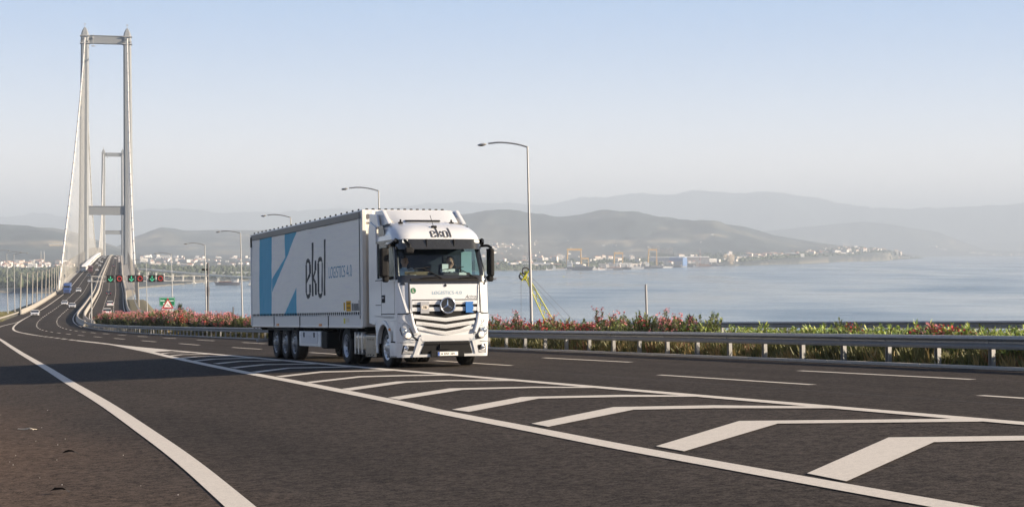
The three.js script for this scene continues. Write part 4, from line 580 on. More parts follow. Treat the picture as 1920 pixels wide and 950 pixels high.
// ------------------------------------------------------------------ plants of the median
{
  const leafMat = new THREE.MeshPhysicalMaterial({ vertexColors: true, roughness: 0.6, transmission: 0.35, thickness: 0, side: THREE.DoubleSide }), petalMat = new THREE.MeshPhysicalMaterial({ vertexColors: true, roughness: 0.8, transmission: 0.3, thickness: 0, side: THREE.DoubleSide });
  const V = (x, y, z) => new THREE.Vector3(x, y, z);
  function shrub(h, spread, stems, red, pink, greenK, flowers) {
    const p = [], c = [], fp = [], fc = [], st = [];
    const leaf = (o, d, len, w, col) => { const up = Math.abs(d.y) > 0.95 ? V(1, 0, 0) : V(0, 1, 0), s = d.clone().cross(up).normalize().multiplyScalar(w), m = o.clone().addScaledVector(d, len * 0.5).add(V(0, -0.01, 0)), e = o.clone().addScaledVector(d, len).add(V(0, -len * 0.25, 0)); const a = m.clone().add(s), b = m.clone().sub(s); for (const t of [[o, a, b], [a, e, b]]) for (const q of t) { p.push(q.x, q.y, q.z); c.push(...col); } };
    const petal = (o, r, col) => { const n = V(rr(-1, 1), rr(-0.3, 1), rr(-1, 1)).normalize(), a = n.clone().cross(V(0.3, 0.9, 0.1)).normalize(), b = n.clone().cross(a); const q = [0, 1, 2, 3, 4].map((k) => o.clone().addScaledVector(a, r * Math.cos(k * 1.2566)).addScaledVector(b, r * Math.sin(k * 1.2566)).addScaledVector(n, (k % 2) * r * 0.3)); for (const t of [[0, 1, 2], [0, 2, 3], [0, 3, 4]]) for (const k of t) { fp.push(q[k].x, q[k].y, q[k].z); fc.push(...col); } };
    for (let k = 0; k < stems; k++) {
      const az = rr(0, 6.283), lean = spread * Math.sqrt(rnd()), hh = h * rr(0.62, 1.0) * (1 - 0.2 * lean / spread), base = V(rr(-0.12, 0.12), 0, rr(-0.12, 0.12)), tip = V(base.x + Math.cos(az) * lean, hh, base.z + Math.sin(az) * lean), at = (q) => V(lerp(base.x, tip.x, q * q * 0.5 + q * 0.5), hh * q, lerp(base.z, tip.z, q * q * 0.5 + q * 0.5));
      st.push(bend([base.toArray(), at(0.5).toArray(), tip.toArray()], 0.011, 4, 4));
      const n = Math.round(44 * h);
      for (let i = 0; i < n; i++) { const q = lerp(0.12, 1, Math.pow((i + rnd()) / n, 0.75)), a = rr(0, 6.283), el = lerp(0.1, 1.1, q * rnd() + 0.2 * q), d = V(Math.cos(a) * Math.cos(el), Math.sin(el), Math.sin(a) * Math.cos(el)), g = rr(0.6, 1.35) * greenK, y = rnd(); leaf(at(q), d, rr(0.13, 0.22), rr(0.018, 0.030), [(0.085 + 0.075 * y) * g, (0.125 + 0.05 * y) * g, (0.040 - 0.01 * y) * g]); }
      if (rnd() < flowers) { const isRed = rnd() < red, o = tip.clone().add(V(0, 0.05, 0)), m = 9 + Math.floor(rnd() * 9); for (let i = 0; i < m; i++) { const w = rr(0.75, 1.25); petal(o.clone().add(V(rr(-0.13, 0.13), rr(-0.12, 0.12), rr(-0.13, 0.13))), rr(0.022, 0.040), isRed ? [0.50 * w, 0.04 * w, 0.05 * w] : [0.56 * w, 0.20 * w, 0.22 * w]); } }
    }
    const G = (a, b) => { const g = new THREE.BufferGeometry(); g.setAttribute('position', new THREE.Float32BufferAttribute(a, 3)); g.setAttribute('color', new THREE.Float32BufferAttribute(b, 3)); g.setAttribute('uv', new THREE.Float32BufferAttribute(new Float32Array(a.length / 3 * 2), 2)); g.computeVertexNormals(); return g; };
    return { leaves: G(p, c), flowers: fp.length ? G(fp, fc) : null, stems: merge(st) };
  }
  const bark = std(rgb(0.13, 0.10, 0.07), 0.9);
  const make = (name, label, cat, group, d) => { const o = thing(name, label, cat, group); part('foliage', d.leaves, leafMat, o).userData.kind = 'stuff'; if (d.flowers) part('flowers', d.flowers, petalMat, o).userData.kind = 'stuff'; part('stem', d.stems, bark, o); return o; };
  const G1 = 'pink oleanders of the median hedge', G2 = 'red oleanders of the median hedge', G3 = 'low yellow green shrubs at the right of the median', G4 = 'oleanders with few flowers in the median hedge';
  const pinkL = 'bushy pink oleander in the hedge behind the guardrail', redL = 'bushy red oleander in the hedge behind the guardrail', greenL = 'low yellow green shrub behind the right stretch of the guardrail', sparseL = 'leafy oleander with few flowers in the hedge behind the guardrail';
  const protos = { pink: [0, 1].map(() => shrub(1.35, 0.62, 34, 0.08, 1, 1.4, 0.42)), red: [0, 1].map(() => shrub(1.3, 0.6, 32, 0.85, 0, 1.5, 0.42)), sparse: [0, 1].map(() => shrub(1.35, 0.58, 28, 0.2, 1, 1.5, 0.15)), green: [0, 1].map(() => shrub(0.95, 0.6, 34, 0.3, 0.5, 3.0, 0.02)), tall: [shrub(1.75, 0.28, 9, 0.1, 1, 1.0, 0.75)] };
  const firsts = {};
  const plant = (kind, s, t, k, label, group) => { const list = protos[kind], i = Math.floor(rnd() * list.length), key = kind + i; let o; if (!firsts[key]) o = firsts[key] = make(kind === 'green' ? 'shrub' : 'oleander', label, kind === 'green' ? 'shrub' : 'oleander', group, list[i]); else o = copyOf(firsts[key], label, group); o.position.set(...P(s, t, -0.14)); o.rotation.y = rr(0, 6.28); o.scale.set(k * rr(0.9, 1.12), k * rr(0.88, 1.1), k * rr(0.9, 1.12)); return o; };
  for (let s = 23.5; s < 240; s += s < 60 ? 0.62 : s < 120 ? 0.95 : 1.6) {
    const c = fbm(s / 9, 3.3, 2), far = sstep(75, 150, s), red = s < 38 && s > 32.5 ? 0.85 : s < 29 ? 0.4 : 0.12, t = -1.7 - (s > 120 ? rr(0, 3.4) : rr(0, 1.5));
    const kind = s > 60 ? (rnd() < red ? 'red' : rnd() < 0.82 ? 'pink' : 'sparse') : rnd() < red ? 'red' : rnd() < 0.26 + 0.3 * far ? 'pink' : 'sparse';
    const thin = s < 29 ? 0.6 + 0.45 * rnd() : s < 60 ? 0.8 + 0.26 * rnd() : 1.12;
    plant(kind, s, t, thin * (1 + 0.55 * far) * (1 + 0.25 * c), kind === 'red' ? redL : kind === 'pink' ? pinkL : sparseL, kind === 'red' ? G2 : kind === 'pink' ? G1 : G4);
    if (s > 120 && rnd() < 0.7) plant('pink', s + 0.8, -5 - rr(0, 1), 1.5, pinkL, G1);
  }
  for (const s of [25.6, 30.6, 35.4, 38.8, 47.5]) plant('tall', s, -2.0, rr(0.86, 1.06), 'tall slender pink oleander shoots standing above the hedge', 'tall pink oleander shoots');
  for (let s = -14; s < 23.5; s += s > 16 ? 0.8 : 0.34) plant('green', s, -1.4 - rr(0, 2.2), rr(0.98, 1.12), greenL, G3);
  plant('red', 10.4, -2.0, 1.0, 'left one of two red oleanders among the low green shrubs at right', null); plant('red', 9.0, -2.1, 0.98, 'right one of two red oleanders among the low green shrubs at right', null);
  plant('pink', 4.3, -1.9, 1.15, 'pink oleander near the right edge of the view', null); plant('red', 14.6, -2.2, 0.9, 'small red flowered oleander left of the two red ones at right', null); plant('pink', 3.3, -1.7, 0.85, 'small pink oleander at the foot of the larger one near the right edge', null);

  // weeds and dry grass under the rail
  const tuft = (n, h, col) => { const p = [], c = []; for (let i = 0; i < n; i++) { const a = rr(0, 6.28), r = rr(0, 0.16), x = Math.cos(a) * r, z = Math.sin(a) * r, hh = h * rr(0.5, 1), lx = rr(-0.2, 0.2), lz = rr(-0.2, 0.2), w = rr(0.007, 0.02), q = rr(0, 3.14), k = rr(0.6, 1.3), cc = col.map((v) => v * k); for (const [dx, dz] of [[Math.cos(q) * w, Math.sin(q) * w]]) { p.push(x - dx, 0, z - dz, x + dx, 0, z + dz, x + lx * 0.4 + dx, hh * 0.6, z + lz * 0.4 + dz, x - dx, 0, z - dz, x + lx * 0.4 + dx, hh * 0.6, z + lz * 0.4 + dz, x + lx, hh, z + lz); for (let m = 0; m < 6; m++) c.push(...cc); } } const g = new THREE.BufferGeometry(); g.setAttribute('position', new THREE.Float32BufferAttribute(p, 3)); g.setAttribute('color', new THREE.Float32BufferAttribute(c, 3)); g.computeVertexNormals(); return g; };
  const cover = (name, label, geo, n, f) => { const m = new THREE.InstancedMesh(geo, leafMat, n), q = new THREE.Matrix4(); m.name = numbered(name); for (let i = 0; i < n; i++) { const [s, t, k] = f(), p = P(s, t, -0.16); q.makeRotationY(rr(0, 6.28)).scale(new THREE.Vector3(k, k * rr(0.8, 1.25), k)).setPosition(...p); m.setMatrixAt(i, q); } tag(m, label, 'ground cover', null, 'stuff'); scene.add(m); };
  const along = () => { const q = rnd(); return q < 0.45 ? rr(-16, 30) : q < 0.8 ? rr(30, 90) : rr(90, 290); };
  cover('undergrowth', 'dark green weeds under the guardrail of the median', tuft(44, 0.55, [0.15, 0.15, 0.04]), 5600, () => [along(), -0.7 - Math.pow(rnd(), 1.4) * 3.6, rr(0.7, 1.25)]);
  cover('dry_grass', 'straw coloured dry grass under the guardrail of the median', tuft(22, 0.5, [0.40, 0.29, 0.11]), 1900, () => [along(), -0.62 - Math.pow(rnd(), 1.6) * 2.4, rr(0.6, 1.1)]);
  cover('brown_weeds', 'reddish brown dead weeds under the guardrail of the median', tuft(22, 0.52, [0.23, 0.105, 0.045]), 900, () => { let s = along(), k = 0; while (noise(s / 3, 8.8) < 0.1 && k++ < 12) s = along(); return [s, -0.66 - rnd() * 1.2, rr(0.6, 1.1)]; });
  cover('verge_grass', 'dry grass on the verges beside the roads', tuft(26, 0.5, [0.24, 0.22, 0.08]), 3400, () => rnd() < 0.6 ? [rr(230, 420), rr(14.2, 21), rr(0.8, 1.6)] : [rr(-20, 420), rr(-18.6, -26), rr(0.8, 1.6)]);

  // the spiky young palms and the dead bush
  const palm = (h, n) => { const p = [], c = []; for (let i = 0; i < n; i++) { const a = i * 2.399, q = i / n, y = h * (0.25 + 0.75 * q), el = lerp(-0.1, 1.25, q), L = lerp(0.95, 0.6, q) * rr(0.85, 1.1), d = V(Math.cos(a) * Math.cos(el), Math.sin(el), Math.sin(a) * Math.cos(el)), s = V(-Math.sin(a), 0, Math.cos(a)).multiplyScalar(0.045), o = V(Math.cos(a) * 0.05, y, Math.sin(a) * 0.05), m = o.clone().addScaledVector(d, L * 0.5), e = o.clone().addScaledVector(d, L).add(V(0, -0.16 * (1 - q), 0)), k = rr(0.7, 1.2), col = [0.07 * k, 0.095 * k, 0.04 * k]; for (const t of [[o.clone().add(s), o.clone().sub(s), m.clone().add(s)], [o.clone().sub(s), m.clone().sub(s), m.clone().add(s)], [m.clone().add(s), m.clone().sub(s), e]]) for (const v of t) { p.push(v.x, v.y, v.z); c.push(...col); } } const g = new THREE.BufferGeometry(); g.setAttribute('position', new THREE.Float32BufferAttribute(p, 3)); g.setAttribute('color', new THREE.Float32BufferAttribute(c, 3)); g.computeVertexNormals(); return g; };
  const yu = thing('yucca', 'spiky dark green yucca rising from the hedge below the warning sign', 'yucca'); part('fronds', palm(2.5, 110), leafMat, yu); part('trunk', cyl(0.11, 0.07, 2.3, 8), bark, yu); stand(yu, 140, -3.6);
  const y2 = copyOf(yu, 'small dark spiky yucca right of the slim metal post'); stand(y2, 29.5, -5); y2.scale.set(0.7, 0.42, 0.7);
  const db = thing('dead_bush', 'small brownish bush on a thin stem above the hedge', 'bush'); { const b = shrub(0.75, 0.35, 16, 0, 0, 0.8, 0); part('foliage', b.leaves, leafMat, db); part('stem', [bend([[0, -1.3, 0], [0.05, -0.5, 0], [0, 0.1, 0]], 0.02, 6, 5), b.stems], bark, db); } stand(db, 113, -4, 1.25);
}
// ------------------------------------------------------------------ traffic on the approach and the bridge
{
  const wheelG = () => [new THREE.CylinderGeometry(0.32, 0.32, 0.22, 18).rotateZ(Math.PI / 2)];
  const makeCar = (name, label, cat, group, paint, suv) => {
    const o = thing(name, label, cat, group), H = suv ? 1.66 : 1.44, W = suv ? 1.86 : 1.78, L = suv ? 2.2 : 2.2, b = suv ? 1.02 : 0.92;
    const mat = phys(paint, 0.3, 0.1, { clearcoat: 0.8, clearcoatRoughness: 0.08 });
    part('body', [sideways([[-L, 0.34], [-L - 0.03, 0.62], [-L + 0.05, b - 0.02], [-L + 0.35, b + 0.03], [0.95, b], [1.75, b - 0.14], [L - 0.02, b - 0.34], [L, 0.34], [1.65, 0.24], [-1.7, 0.24]], W, 0, 0.07)], mat, o);
    part('cabin', [sideways(suv ? [[-L + 0.12, b - 0.02], [-L + 0.42, H - 0.05], [0.05, H - 0.04], [0.98, b - 0.02]] : [[-L + 0.42, b - 0.02], [-L + 1.15, H - 0.04], [0.05, H - 0.03], [0.98, b - 0.02]], W - 0.22, 0, 0.05)], M.carGlass, o);
    part('roof', [sideways(suv ? [[-L + 0.36, H - 0.09], [-L + 0.44, H], [0.0, H], [0.16, H - 0.09]] : [[-L + 1.05, H - 0.08], [-L + 1.2, H], [0.0, H], [0.16, H - 0.08]], W - 0.2, 0, 0.03)], mat, o);
    for (const s of [-1, 1]) for (const z of [-1.35, 1.38]) { const w = piece('wheel', o); w.position.set(s * (W / 2 - 0.1), 0.32, z); part('tyre', wheelG(), M.rubber, w); part('rim', [new THREE.CylinderGeometry(0.21, 0.21, 0.235, 14).rotateZ(Math.PI / 2)], M.alu, w); }
    for (const s of [-1, 1]) { part('headlight', [rbox(0.42, 0.14, 0.14, s * (W / 2 - 0.3), b - 0.27, L - 0.04, 0.05)], M.chrome, o); part('tail_light', [rbox(0.34, 0.2, 0.1, s * (W / 2 - 0.26), b - 0.16, -L + 0.02, 0.04)], M.red, o); part('wing_mirror', [rbox(0.2, 0.13, 0.12, s * (W / 2 + 0.06), b + 0.06, 0.62, 0.04)], mat, o); }
    part('grille', [rbox(0.9, 0.16, 0.06, 0, 0.56, L + 0.0, 0.02), rbox(1.3, 0.14, 0.06, 0, 0.36, L + 0.0, 0.02)], M.dark, o);
    part('number_plate', [box(0.5, 0.11, 0.02, 0, 0.46, L + 0.045), box(0.5, 0.11, 0.02, 0, 0.7, -L - 0.05)], M.lightGrey, o);
    return o;
  };
  const white = rgb(0.78, 0.78, 0.78);
  const c1 = makeCar('car', 'white saloon car nearest on the inbound lanes, on the outer line by the parapet', 'car', null, white, false); put(c1, 373.9, 8.95);
  put(copyOf(c1, 'white car in the middle inbound lane, left one of two side by side'), 492.7, 5.5); put(copyOf(c1, 'white car in the inner inbound lane, right one of two side by side'), 462.2, 2.55);
  const suv = makeCar('car', 'nearest white SUV seen from behind on the outbound lanes, below the signals', 'car', null, white, true); put(suv, 375, -6.9, 0, false);
  put(copyOf(suv, 'second white car seen from behind on the outbound lanes'), 474.4, -7.6, 0, false);
  const black = makeCar('car', 'black car seen from behind, beyond the two white ones outbound', 'car', null, rgb(0.015, 0.015, 0.018), true); put(black, 609, -6.3, 0, false);
  put(copyOf(suv, 'white car just right of the blue lorry'), 657.1, 5.4);
  put(copyOf(c1, 'white car in the inner inbound lane above the one beside the blue lorry'), 807.9, 3.2); put(copyOf(black, 'dark car in the inbound lanes just below the stopped lorries'), 914.2, 5.2);
  put(copyOf(c1, 'white car right of the dark red lorry'), 1054.9, 2.68);
  put(copyOf(black, 'dark van alone on the outbound lanes high on the bridge'), 1173.6, -6.72, 0, false).scale.set(1.05, 1.3, 1.1);
  for (const [s, t] of [[1206, 2.8], [1292, 5.7], [1360, 2.9], [1434, 5.5], [1561, 6.2], [1640, 2.8], [1715, 5.6], [1800, 3], [1880, 5.8]]) put(copyOf(c1, 'tiny pale car coming down the middle of the bridge', 'distant inbound cars on the bridge'), s, t);
  for (const [s, t] of [[1380, -10.6], [1470, -10.6], [1560, -10.6], [1650, -10.4], [1745, -10.6], [1830, -10.4], [1900, -8], [1600, -7.2]]) put(copyOf(suv, 'tiny pale car driving away near the crest of the bridge', 'distant outbound cars on the bridge'), s, t, 0, false);

  const makeLorry = (name, label, group, cabC, boxC) => {
    const o = thing(name, label, 'lorry', group), cm = phys(cabC, 0.35, 0, { clearcoat: 0.5 }), bm = std(boxC, 0.5);
    part('cab', [sideways([[-2.2, 0.5], [-2.2, 3.5], [-1.6, 3.75], [-0.5, 3.5], [0.0, 2.0], [0.08, 0.5]], 2.48, 0, 0.12)], cm, o);
    part('windscreen', [rbox(2.1, 0.95, 0.06, 0, 2.55, -0.16, 0.03).rotateX(-0.0)], M.carGlass, o); part('sun_visor', [rbox(2.3, 0.2, 0.3, 0, 3.12, -0.2, 0.05)], M.dark, o); part('side_window', [rbox(2.52, 0.75, 0.9, 0, 2.5, -1.0, 0.05)], M.carGlass, o);
    part('grille', [rbox(1.6, 0.16, 0.08, 0, 1.55, 0.08, 0.02), rbox(1.6, 0.16, 0.08, 0, 1.25, 0.09, 0.02), rbox(1.6, 0.22, 0.08, 0, 0.7, 0.09, 0.02)], M.dark, o);
    for (const s of [-1, 1]) { part('headlight', [rbox(0.4, 0.22, 0.1, s * 0.95, 0.95, 0.08, 0.05)], M.chrome, o); part('mirror', [rbox(0.2, 0.75, 0.2, s * 1.42, 2.6, -0.3, 0.05)], M.dark, o); }
    part('trailer_box', [rbox(2.5, 2.8, 13.4, 0, 2.6, -9.4, 0.05)], bm, o); part('chassis', [box(1.0, 0.3, 14.5, 0, 1.05, -8.6)], M.dark, o);
    for (const z of [-1.3, -4.6, -12, -13.3, -14.6]) for (const s of [-1, 1]) part('wheel', [new THREE.CylinderGeometry(0.5, 0.5, 0.34, 16).rotateZ(Math.PI / 2).translate(s * 1.05, 0.5, z)], M.rubber, o);
    return o;
  };
  put(makeLorry('lorry', 'blue lorry in the outer inbound lane beside the end of the bridge cable', null, rgb(0.035, 0.075, 0.24), rgb(0.04, 0.08, 0.2)), 628, 9.0);
  put(makeLorry('lorry', 'dark red lorry next to the head of the white lorry queue', null, rgb(0.10, 0.03, 0.04), rgb(0.09, 0.05, 0.06)), 1012, 6.0);
  const w = makeLorry('lorry', 'white lorry at the head of the long queue on the bridge', null, white, rgb(0.8, 0.8, 0.8)); put(w, 1027, 10.0);
  for (let s = 1046; s < 1900; s += 21) put(copyOf(w, 'white lorry standing in the long queue on the left lane of the bridge', 'white lorries queueing on the bridge'), s, 10.0 + rr(-0.2, 0.2));
}
// ------------------------------------------------------------------ the white truck: x to its own left, y up, z forward; its front axle at z = 0
const truckAt = (() => { const s = 18, t = 8.6, p = new THREE.Vector3(...P(s, t)), q = new THREE.Vector3(...P(30, t)), f = p.clone().sub(q).normalize(), x = new THREE.Vector3(0, 1, 0).cross(f).normalize(), y = f.clone().cross(x); return new THREE.Matrix4().makeBasis(x, y, f).setPosition(p); })();
const place = (o) => { truckAt.decompose(o.position, o.quaternion, o.scale); return o; };
const font = { regular: await new FontLoader().loadAsync('fonts/droid/droid_sans_regular.typeface.json'), bold: await new FontLoader().loadAsync('fonts/droid/droid_sans_bold.typeface.json') };
// the cab's outline: half width, front and back by height
const HW = 1.27, RC = 0.23;
const zFront = table([[0.25, 1.26], [0.5, 1.30], [0.8, 1.33], [1.2, 1.34], [1.7, 1.33], [2.25, 1.29], [2.4, 1.245], [3.1, 0.985], [3.35, 0.90]]);
const roofFront = table([[3.30, 1.03], [3.40, 0.985], [3.50, 0.895], [3.60, 0.755], [3.70, 0.55], [3.78, 0.29], [3.84, -0.02], [3.87, -0.3]]);
const hwAt = table([[0.25, 1.27], [2.3, 1.27], [3.1, 1.235], [3.35, 1.2], [3.5, 1.185], [3.65, 1.12], [3.76, 1.01], [3.83, 0.88], [3.87, 0.74]]);
const faceZ = (x, y, zf = zFront(y), hw = hwAt(y), rc = RC) => { const a = Math.abs(x), c = hw - rc, b = 0.045 * (1 - (x / hw) * (x / hw)); return a <= c ? zf - 0.045 + b : zf - 0.045 + b - (rc - Math.sqrt(Math.max(0, rc * rc - (a - c) * (a - c)))); };
function ring(y, zb, zf = zFront(y), hw = hwAt(y), rc = RC, n = 26) {
  const p = [[-hw, zb]]; p.push([-hw, lerp(zb, zf - rc - 0.05, 0.5)]);
  for (let i = 0; i <= n; i++) { const u = i / n, ang = Math.PI * u; let x = -Math.cos(ang) * hw; x = Math.sign(x) * hw * Math.pow(Math.abs(x) / hw, 0.72); p.push([x, faceZ(x, y, zf, hw, rc)]); }
  p.push([hw, lerp(zb, zf - rc - 0.05, 0.5)]); p.push([hw, zb]); return p;
}
function shell(ys, zb, zfF, caps = true, hwF = hwAt, rcF = () => RC) {
  const rings = ys.map((y) => ring(y, typeof zb === 'function' ? zb(y) : zb, zfF(y), hwF(y), Math.min(rcF(y), hwF(y) - 0.05)).map(([x, z]) => [x, y, z]));
  for (const r of rings) r.push(r[0]);
  let g = meshGrid(rings[0].length - 1, rings.length - 1, (u, v, i, j) => rings[j][i]);
  const list = [g];
  if (caps) for (const r of [rings[0], rings[rings.length - 1]]) { const tri = THREE.ShapeUtils.triangulateShape(r.slice(0, -1).map((p) => new THREE.Vector2(p[0], p[2])), []), a = []; for (const f of tri) for (const k of f) a.push(...r[k]); const c = new THREE.BufferGeometry(); c.setAttribute('position', new THREE.Float32BufferAttribute(a, 3)); c.computeVertexNormals(); list.push(c); }
  return merge(list);
}
// a slab lying on the face: between two heights as functions of x, standing out from o0 to o1
function slab(x0, x1, lo, hi, o0, o1, n = 24, zF = faceZ, m = 3) {
  const LO = typeof lo === 'function' ? lo : () => lo, HI = typeof hi === 'function' ? hi : () => hi;
  const f = (o) => meshGrid(n, m, (u, v) => { const x = lerp(x0, x1, u), y = lerp(LO(x), HI(x), v); return [x, y, zF(x, y) + o]; });
  const edge = (yf) => meshGrid(n, 1, (u, v) => { const x = lerp(x0, x1, u), y = yf(x); return [x, y, zF(x, y) + lerp(o0, o1, v)]; });
  const end = (x) => meshGrid(1, m, (u, v) => { const y = lerp(LO(x), HI(x), v); return [x, y, zF(x, y) + lerp(o0, o1, u)]; });
  return merge([f(o1), edge(LO), edge(HI), end(x0), end(x1)].map((g) => clean(g)));
}
// a flat outline (x, y) laid on the face
function decal(pts, o, zF = faceZ, div = 0) { const sh = (pts instanceof THREE.Shape) ? pts : shapeOf(pts); const g = new THREE.ShapeGeometry(sh, 10), p = g.attributes.position; for (let i = 0; i < p.count; i++) p.setZ(i, zF(p.getX(i), p.getY(i)) + o); g.computeVertexNormals(); return g; }
function boss(pts, o0, o1, zF = faceZ, bevel = 0.006) { const g = new THREE.ExtrudeGeometry(shapeOf(pts), { depth: 1, bevelEnabled: false, curveSegments: 8 }), p = g.attributes.position; for (let i = 0; i < p.count; i++) p.setZ(i, zF(p.getX(i), p.getY(i)) + (p.getZ(i) > 0.5 ? o1 : o0)); g.computeVertexNormals(); return g; }
const mirrorX = (pts) => pts.map(([x, y]) => [-x, y]).reverse();
function writing(str, size, x, y, o, mat, parent, zF = faceZ, f = font.regular, spread = 1, name = 'lettering') { const g = new THREE.ShapeGeometry(f.generateShapes(str, size), 6); g.computeBoundingBox(); const w = g.boundingBox.max.x; g.scale(spread, 1, 1).translate(x - w * spread / 2, y, 0); const p = g.attributes.position; for (let i = 0; i < p.count; i++) p.setZ(i, zF(p.getX(i), p.getY(i)) + o); g.computeVertexNormals(); return part(name, g, mat, parent); }
// the tall narrow word mark as strokes in a box 1.62 wide and 1 high above its foot (x, y, x2, y2, width)
const wordMark = (() => { const S = [], L = (x, y, X, Y, w = 0.13) => S.push([x, y, X, Y, w]); const arc = (x, y, r, a0, a1, w) => { const n = 6; for (let i = 0; i < n; i++) { const a = lerp(a0, a1, i / n), b = lerp(a0, a1, (i + 1) / n); L(x + r * Math.cos(a), y + 0.22 * Math.sin(a) * 0.5, x + r * Math.cos(b), y + 0.22 * Math.sin(b) * 0.5, w); } };
  L(0.07, 0.12, 0.07, 0.88); arc(0.23, 0.88, 0.16, Math.PI, 0, 0.09); L(0.39, 0.88, 0.39, 0.62); L(0.39, 0.62, 0.10, 0.40, 0.08); arc(0.23, 0.12, 0.16, Math.PI, 2 * Math.PI, 0.09); L(0.39, 0.12, 0.39, 0.34);
  L(0.60, 0.02, 0.60, 1.45); L(0.86, 0.96, 0.86, 0.70); L(0.86, 0.70, 0.64, 0.48, 0.08); L(0.66, 0.50, 0.86, 0.36, 0.08); L(0.86, 0.36, 0.86, 0.05);
  L(1.06, 0.12, 1.06, 0.88); arc(1.22, 0.88, 0.16, Math.PI, 0, 0.09); L(1.38, 0.88, 1.38, 0.12); arc(1.22, 0.12, 0.16, Math.PI, 2 * Math.PI, 0.09); L(1.60, 0.02, 1.60, 1.48); return S; })();

